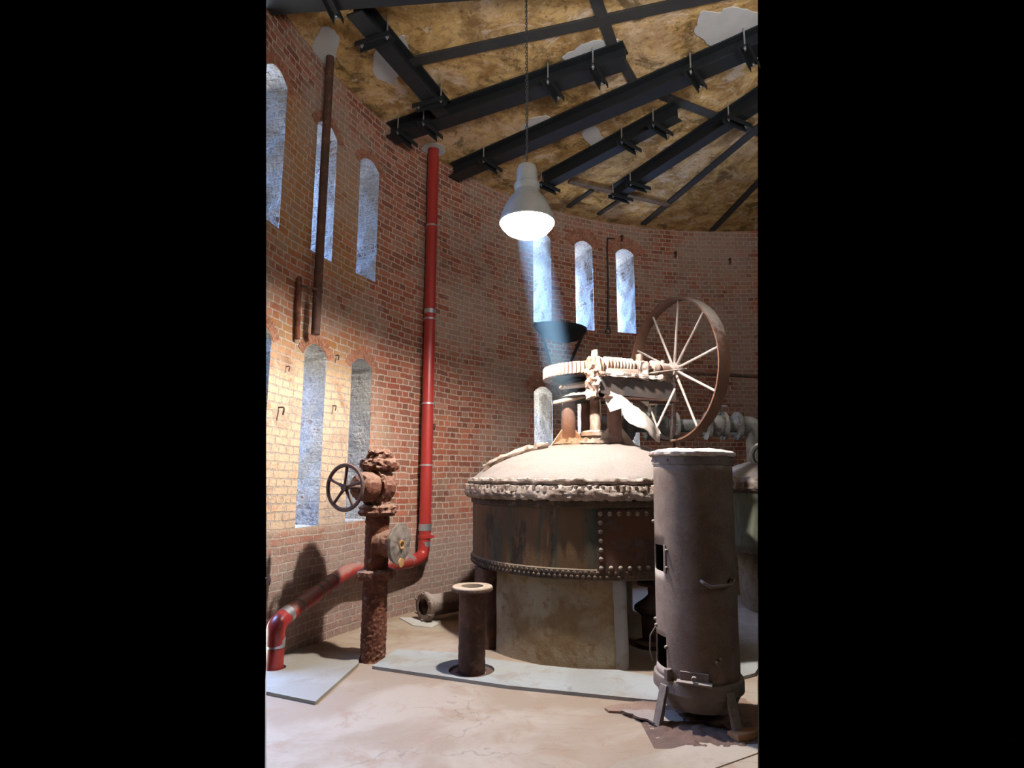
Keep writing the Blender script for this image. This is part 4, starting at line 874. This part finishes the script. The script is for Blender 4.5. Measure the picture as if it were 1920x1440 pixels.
bm = B(); lathe(bm, [(.268, 1.68), (.279, 1.682), (.279, 1.742), (.268, 1.742)], (QX, QY, 0), n=72)
for q in range(14):
    a = 2*PI*q/14+.2; d = Vector((math.cos(a), math.sin(a), 0)); lathe(bm, [(.010, 0), (.008, .006), (0, .008)], Vector((QX, QY, 1.712))+d*.278, tuple(d), 8)
obj('top_band', bm, 'stoveband', st)
bm = B(); lathe(bm, fine_prof([(.265, .285), (.292, .280), (.296, .262), (.296, .205), (.286, .195), (.265, .19)], .02), (QX, QY, 0), n=72); crust(bm, .003, 12, 1); obj('base_ring', bm, 'stoveband', st)
bm = B(); lathe(bm, fine_prof([(.28, .20), (.268, .17), (.248, .125), (.242, .10), (.20, .085), (0, .085)], .02), (QX, QY, 0), n=60); obj('ash_bowl', bm, 'stoveband', st)
for ad in (vd-47, vd+40, vd+180):
    a = math.radians(ad); d = Vector((math.cos(a), math.sin(a), 0)); w_ = Vector((-d.y, d.x, 0)); c = Vector((QX, QY, 0)); bm = B(); pp = []
    for r_, z_ in ((.285, .245), (.303, .245), (.375, .002), (.338, .002)): pp.append(c+d*r_+ZZ*z_)
    A = [bm.verts.new(p+w_*.032) for p in pp]; Bq = [bm.verts.new(p-w_*.032) for p in pp]; bm.faces.new(A); bm.faces.new(Bq[::-1])
    for i_ in range(4): bm.faces.new((A[i_], A[(i_+1) % 4], Bq[(i_+1) % 4], Bq[i_]))
    obj('leg', bm, 'stoveband', st, False, .004)
def sp3(deg, r, z): a = math.radians(deg); return Vector((QX+r*math.cos(a), QY+r*math.sin(a), z))
bm = B(); tube(bm, bend([sp3(vd+8, .270, .925), sp3(vd+8, .300, .925), sp3(vd+18, .312, .895), sp3(vd+48, .312, .905), sp3(vd+52, .312, .935), sp3(vd+54, .270, .935)], .02, 4), .011, 8); obj('handle', bm, 'stoveband', st)
for q, (ad, z) in enumerate(((vd-42, 1.10), (vd-42, .985), (vd+30, .445), (vd+25, .425), (vd-80, .62), (vd-74, .585), (vd-46, .475), (vd-86, 1.28))):
    d = sp3(ad, 1, 0)-sp3(ad, 0, 0); bm = B(); lathe(bm, [(.012, -.01), (.012, .008), (.008, .016), (0, .018)], sp3(ad, .272, z), tuple(d), 10)
    obj('rivet', bm, 'stove', st)
for z0_, z1_ in ((.965, 1.12),):
    bm = B(); c = sp3(vd-45.5, .273, (z0_+z1_)/2); d = (c-Vector((QX, QY, c.z))).normalized(); box(bm, c, (.012, .02, z1_-z0_+.03), (d, ZZ.cross(d), ZZ)); obj('door_frame_strip', bm, 'stove', st, False)
bm = B(); c = sp3(vd-40, .292, .315); d = (c-Vector((QX, QY, c.z))).normalized(); box(bm, c, (.05, .03, .07), (d, ZZ.cross(d), ZZ)); obj('latch', bm, 'stoveband', st, False, .004)
bm = B(); c = sp3(vd-5, .290, .297); d = (c-Vector((QX, QY, c.z))).normalized(); box(bm, c, (.06, .22, .014), (d, ZZ.cross(d), ZZ)); box(bm, c+ZZ*.03-d*.02, (.012, .18, .06), (d, ZZ.cross(d), ZZ)); cyl(bm, c+ZZ*.03, c+ZZ*.03+d*.03, .016, 10); obj('draught_plate', bm, 'stove', st, False, .003)
bm = B(); tube(bm, [sp3(vd-86, .275, .56), sp3(vd-86, .312, .50), sp3(vd-86, .315, .40), sp3(vd-86, .298, .335)], .006, 6); obj('wire_loop', bm, 'stoveband', st)
st.rotation_euler = (0, math.radians(1.1), 0); st.location.z = .004
# rubbish under the stove
def rag(poly, amp=.02, k=7, seed=1):
    out = []; m = len(poly)
    for i_ in range(m):
        a_, b_ = Vector(poly[i_]), Vector(poly[(i_+1) % m])
        for j_ in range(k):
            p = a_.lerp(b_, j_/k); q_ = noise.fractal(Vector((p.x*9, p.y*9, seed*5.3)), 1, 2, 4)*amp; d_ = (b_-a_).normalized(); out.append((p.x-d_.y*q_, p.y+d_.x*q_))
    return out
def ragged(cx_, cy_, rx, ry, rot, seed, z0, z1, n=44, amp=.35):
    poly = []
    for q in range(n):
        t_ = 2*PI*q/n; rr_ = 1+amp*noise.fractal(Vector((math.cos(t_)*1.7, math.sin(t_)*1.7, seed*3.3)), 1, 2, 4)
        px, py = rx*rr_*math.cos(t_), ry*rr_*math.sin(t_); poly.append((cx_+px*math.cos(rot)-py*math.sin(rot), cy_+px*math.sin(rot)+py*math.cos(rot)))
    bm_ = B(); prism(bm_, poly, z0, z1); return bm_
bm = B(); prism(bm, rag([(.66, 4.37), (.80, 4.47), (.98, 4.58), (1.15, 4.62), (1.30, 4.40), (1.25, 4.10), (1.05, 4.09), (.93, 4.16), (.80, 4.27)], .05), .001, .016); tag(obj('rust_sheet', bm, 'scrap', smooth=False), 'flaking rusty sheet on the floor left of the stove foot', 'sheet')
bm = B(); prism(bm, rag([(.74, 4.31), (.90, 4.32), (1.12, 4.30), (1.12, 4.12), (.98, 4.08), (.85, 4.18)], .04, seed=3), .018, .030); tag(obj('rust_sheet', bm, 'grime', smooth=False), 'grey layered sheet lying on the rusty one by the stove leg', 'sheet')
bm = ragged(1.48, 4.32, .34, .26, .6, 4, .001, .02); section(bm); tag(obj('rust_sheet', bm, 'scrap', smooth=False), 'rusty sheet on the floor at the right edge behind the stove leg', 'sheet')
bm = B(); n = 44
V = {}
for i_ in range(n):
    for j_ in range(n):
        u_, v_ = (i_/(n-1)-.5)*2, (j_/(n-1)-.5)*2; rr_ = math.hypot(u_, v_); p = Vector((1.27+u_*.42, 4.10+v_*.30, 0)); hgt = max(0, 1-rr_)**.7*.040 + (noise.fractal(p*16, 1, 2, 4)*.018 if rr_ < 1 else 0)
        p.z = max(hgt, -.004)+.001; V[i_, j_] = bm.verts.new(p)
for i_ in range(n-1):
    for j_ in range(n-1): bm.faces.new((V[i_, j_], V[i_+1, j_], V[i_+1, j_+1], V[i_, j_+1]))
section(bm, False)
o = obj('ash_heap', bm, 'darkrust'); o['kind'] = 'stuff'; tag(o, 'dark crumbled rust and ash under the stove', 'debris')
bm = B(); prism(bm, [(1.33, 3.925), (1.375, 3.855), (1.49, 3.90), (1.56, 3.99), (1.47, 3.98), (1.40, 3.955)], .012, .050); section(bm); tag(obj('wood_block', bm, 'wood', smooth=False, bevel=.004), 'orange-brown wooden block under the right stove leg', 'block')
for o in bpy.data.objects:
    if '_proto' in o: del o['_proto']
